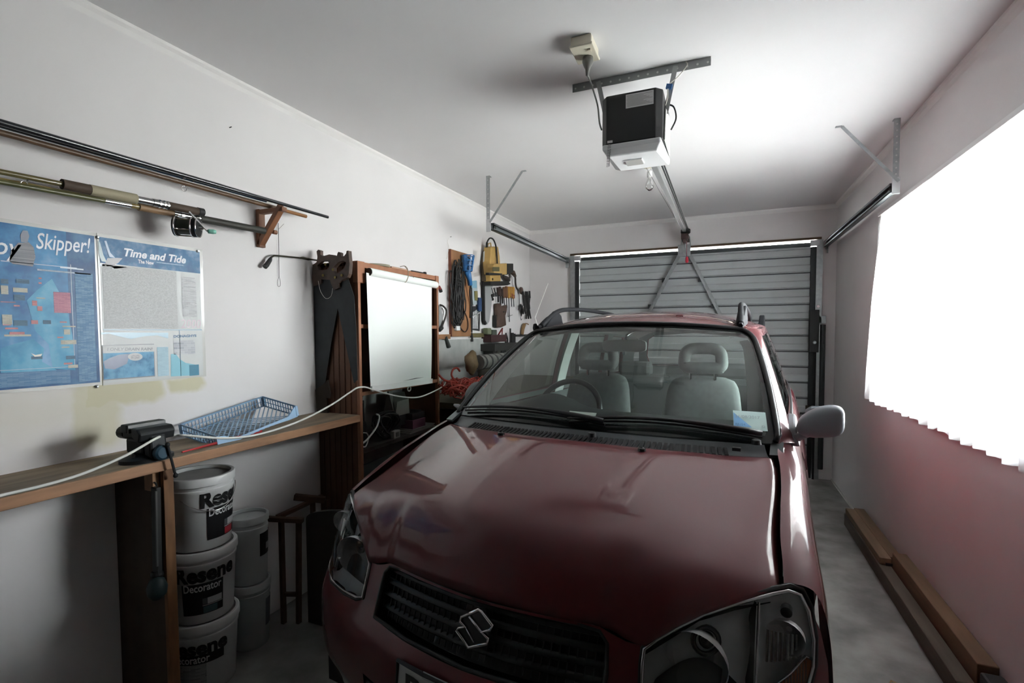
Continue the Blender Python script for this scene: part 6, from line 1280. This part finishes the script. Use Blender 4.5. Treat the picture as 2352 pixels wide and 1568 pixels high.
# ---- mirrors
def mirror(sg, folded):
    ss = [(0, .060, 1.018, 1.062, .040), (.035, .075, 1.006, 1.098, .05), (.075, .085, 1.010, 1.120, .055), (.115, .085, 1.018, 1.125, .055), (.132, .070, 1.028, 1.118, .045), (.140, .035, 1.05, 1.10, .025)]
    V_ = []; n = 16
    for (du, dp, za_, zb2, dv) in ss:
        for j in range(n):
            a = 2*pi*j/n; ca, sa = cos(a), sin(a); ex = .55
            x_ = math.copysign(abs(ca)**ex, ca)*dp*.5; z_ = (za_ + zb2)/2 + math.copysign(abs(sa)**ex, sa)*(zb2 - za_)/2
            if not folded: V_.append((sg*(.702 + du), 2.05 + x_ - .12*du, z_))
            else: V_.append((sg*(.735 + x_*.7 + .02), 2.16 + du*1.0, z_ - .012))
    F_ = [(i*n + j, i*n + (j+1) % n, (i+1)*n + (j+1) % n, (i+1)*n + j) for i in range(len(ss) - 1) for j in range(n)] + [tuple(range(n))[::-1], tuple((len(ss)-1)*n + j for j in range(n))]
    mi = cpart('door_mirror', MB().add(V_, F_), greyp if sg > 0 else mat('grey_plastic_shaded', (.055, .062, .062), .5), smooth=True, sub=1)  # left shell is a darker copy of the grey, shade put into colour
    cpart('mirror_foot', MB().prism([(sg*.688, 2.02, .975), (sg*.690, 2.13, .98), (sg*.672, 2.13, 1.075), (sg*.672, 2.04, 1.03)], (sg*.030, 0, 0)), mat('mirror_foot', (.30, .31, .33), .35), mi, bevel=.008)
    cpart('mirror_bracket', MB().tube([(sg*.70, 2.04, 1.0), (sg*.725, 2.045, 1.012), (sg*.75, 2.05, 1.016)], [.016, .012, .006], 8), mat('mirror_foot', (.30,.31,.33)), mi, smooth=True)
    if not folded: cpart('mirror_glass', MB().box(.73 if sg > 0 else -.83, .83 if sg > 0 else -.73, 2.088, 2.092, 1.025, 1.11), mat('mirror_glass', (.6, .62, .62), .03, 1), mi)
mirror(1, False); mirror(-1, True)
# ---- interior
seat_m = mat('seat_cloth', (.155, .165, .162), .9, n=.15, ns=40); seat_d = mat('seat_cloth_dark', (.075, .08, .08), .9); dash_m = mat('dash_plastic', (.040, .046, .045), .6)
for sg in (1, -1):
    uc = .282*sg
    def sw_(z): return interp(z, [.5, .75, .95, 1.05, 1.09, 1.115, 1.132, 1.138], [.225, .215, .190, .176, .166, .148, .105, .0])
    def sd_(z): return interp(z, [.5, 1.05, 1.10, 1.125, 1.138], [.065, .055, .045, .028, .0])
    ZS = [.5, .6, .7, .8, .88, .95, 1.0, 1.05, 1.08, 1.10, 1.115, 1.125, 1.132, 1.136, 1.138]
    def ST(s, t_):
        z = ZS[int(round(t_*14))]; a = 2*pi*s; return Vector((uc + sw_(z)*math.copysign(abs(cos(a))**.5, cos(a)), 2.66 + .16*(z - .5)/.64 + sd_(z)*math.copysign(abs(sin(a))**.7, sin(a)), z))
    st_ = cpart('front_seat', MB().grid(ST, 32, 14, True), seat_m, smooth=True)
    cpart('seat_base', MB().box(uc - .23, uc + .23, 2.26, 2.78, .40, .58), seat_m, st_, bevel=.05)
    hp_ = [(uc + .090*math.copysign(abs(cos(a))**.5, cos(a)) * (1 - .16*sin(a)), 2.79 + .012*sin(a), 1.230 + .050*math.copysign(abs(sin(a))**.5, sin(a))) for a in [i*2*pi/48 for i in range(48)]]
    cpart('headrest', MB().tube(hp_, .030, 10, closed=True), seat_m, st_, smooth=True)
    cpart('headrest_base', MB().box(uc - .105, uc + .105, 2.77, 2.81, 1.152, 1.205), seat_m, st_, bevel=.018)
    for du in (-.06, .06): cpart('headrest_post', MB().tube([(uc + du, 2.79, 1.10), (uc + du, 2.79, 1.16)], .008, 6), chrome, st_)
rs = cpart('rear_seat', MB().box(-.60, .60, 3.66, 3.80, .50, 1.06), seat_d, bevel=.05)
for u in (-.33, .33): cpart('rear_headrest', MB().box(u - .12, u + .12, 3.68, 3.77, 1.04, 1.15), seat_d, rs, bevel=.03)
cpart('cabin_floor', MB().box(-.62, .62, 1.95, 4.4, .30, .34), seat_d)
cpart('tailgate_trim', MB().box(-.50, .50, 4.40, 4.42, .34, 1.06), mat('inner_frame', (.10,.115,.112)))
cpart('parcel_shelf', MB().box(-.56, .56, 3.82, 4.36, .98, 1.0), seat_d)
def DS(s, t_):
    x = 2*s - 1; a = WS(x*.97, .02) + Vector((0, .03, -.022)); c = Vector((.62*x, 2.26, 1.010 + .035*math.exp(-((x + .50)/.24)**2))); p = a.lerp(c, t_); return p + Vector((0, 0, .03*sin(pi*t_*.5)*math.exp(-((x + .52)/.24)**2) + .008*sin(pi*t_)))
da = cpart('dashboard', MB().grid(DS, 36, 10), dash_m, smooth=True)
cpart('dash_face', MB().grid(lambda s, t_: DS(s, 1).lerp(Vector((DS(s, 1).x, 2.20, .55)), t_), 24, 3), dash_m, da, smooth=True)
b = MB()
for k_ in range(24): s = .40 + .30*k_/23; b.box(lerp(-.62, .62, s), lerp(-.62, .62, s) + .004, 1.90, 1.915, 1.012, 1.018)
cpart('demister_vents', b, mat('vent_grey', (.16, .17, .17), .6), da)['kind'] = 'stuff'
sc_ = Vector((-.275, 2.34, .978)); sx = Vector((1, 0, 0)); sy = Vector((0, .48, .88)).normalized()
sw = cpart('steering_wheel', MB().tube([sc_ + sx*.163*cos(a) + sy*.163*sin(a) for a in [i*2*pi/40 for i in range(40)]], .0145, 10, closed=True), mat('wheel_black', (.022, .024, .025), .28), smooth=True)
cpart('wheel_boss', MB().lathe([(.05, -.02), (.07, 0), (.05, .03)], sc_, (0, .88, -.48), 16), dash_m, sw, smooth=True)
for a in (0, pi, -pi/2): cpart('spoke', MB().bar(sc_, sc_ + sx*.17*cos(a) + sy*.17*sin(a), .03, .015), dash_m, sw)
mi = cpart('rear_view_mirror', MB().grid(lambda s, t_: Vector((-.008 + .105*math.copysign(abs(cos(2*pi*s))**.4, cos(2*pi*s))*(1 if t_ < .9 else .92), 2.385 + .03*t_, 1.302 + .028*math.copysign(abs(sin(2*pi*s))**.4, sin(2*pi*s)))), 28, 2, True), mat('mirror_shell', (.60, .64, .62), .55), smooth='auto')
cpart('mirror_back', MB().patch([(-.008 + .105*math.copysign(abs(cos(2*pi*s/28))**.4, cos(2*pi*s/28)), 1.302 + .028*math.copysign(abs(sin(2*pi*s/28))**.4, sin(2*pi*s/28))) for s in range(28)], lambda u, z: Vector((u, 2.385, z)), .05), mat('mirror_shell', (.34,.37,.355)), mi)
cpart('mirror_stalk', MB().tube([(.0, 2.39, 1.33), (.004, 2.395, 1.352), (.03, 2.42, 1.378)], [.010, .007, .010], 8), chrome, mi, smooth=True)
cpart('mirror_tab', MB().box(-.014, .002, 2.382, 2.386, 1.262, 1.276), mat('white_plastic', (.8,.8,.8)), mi)
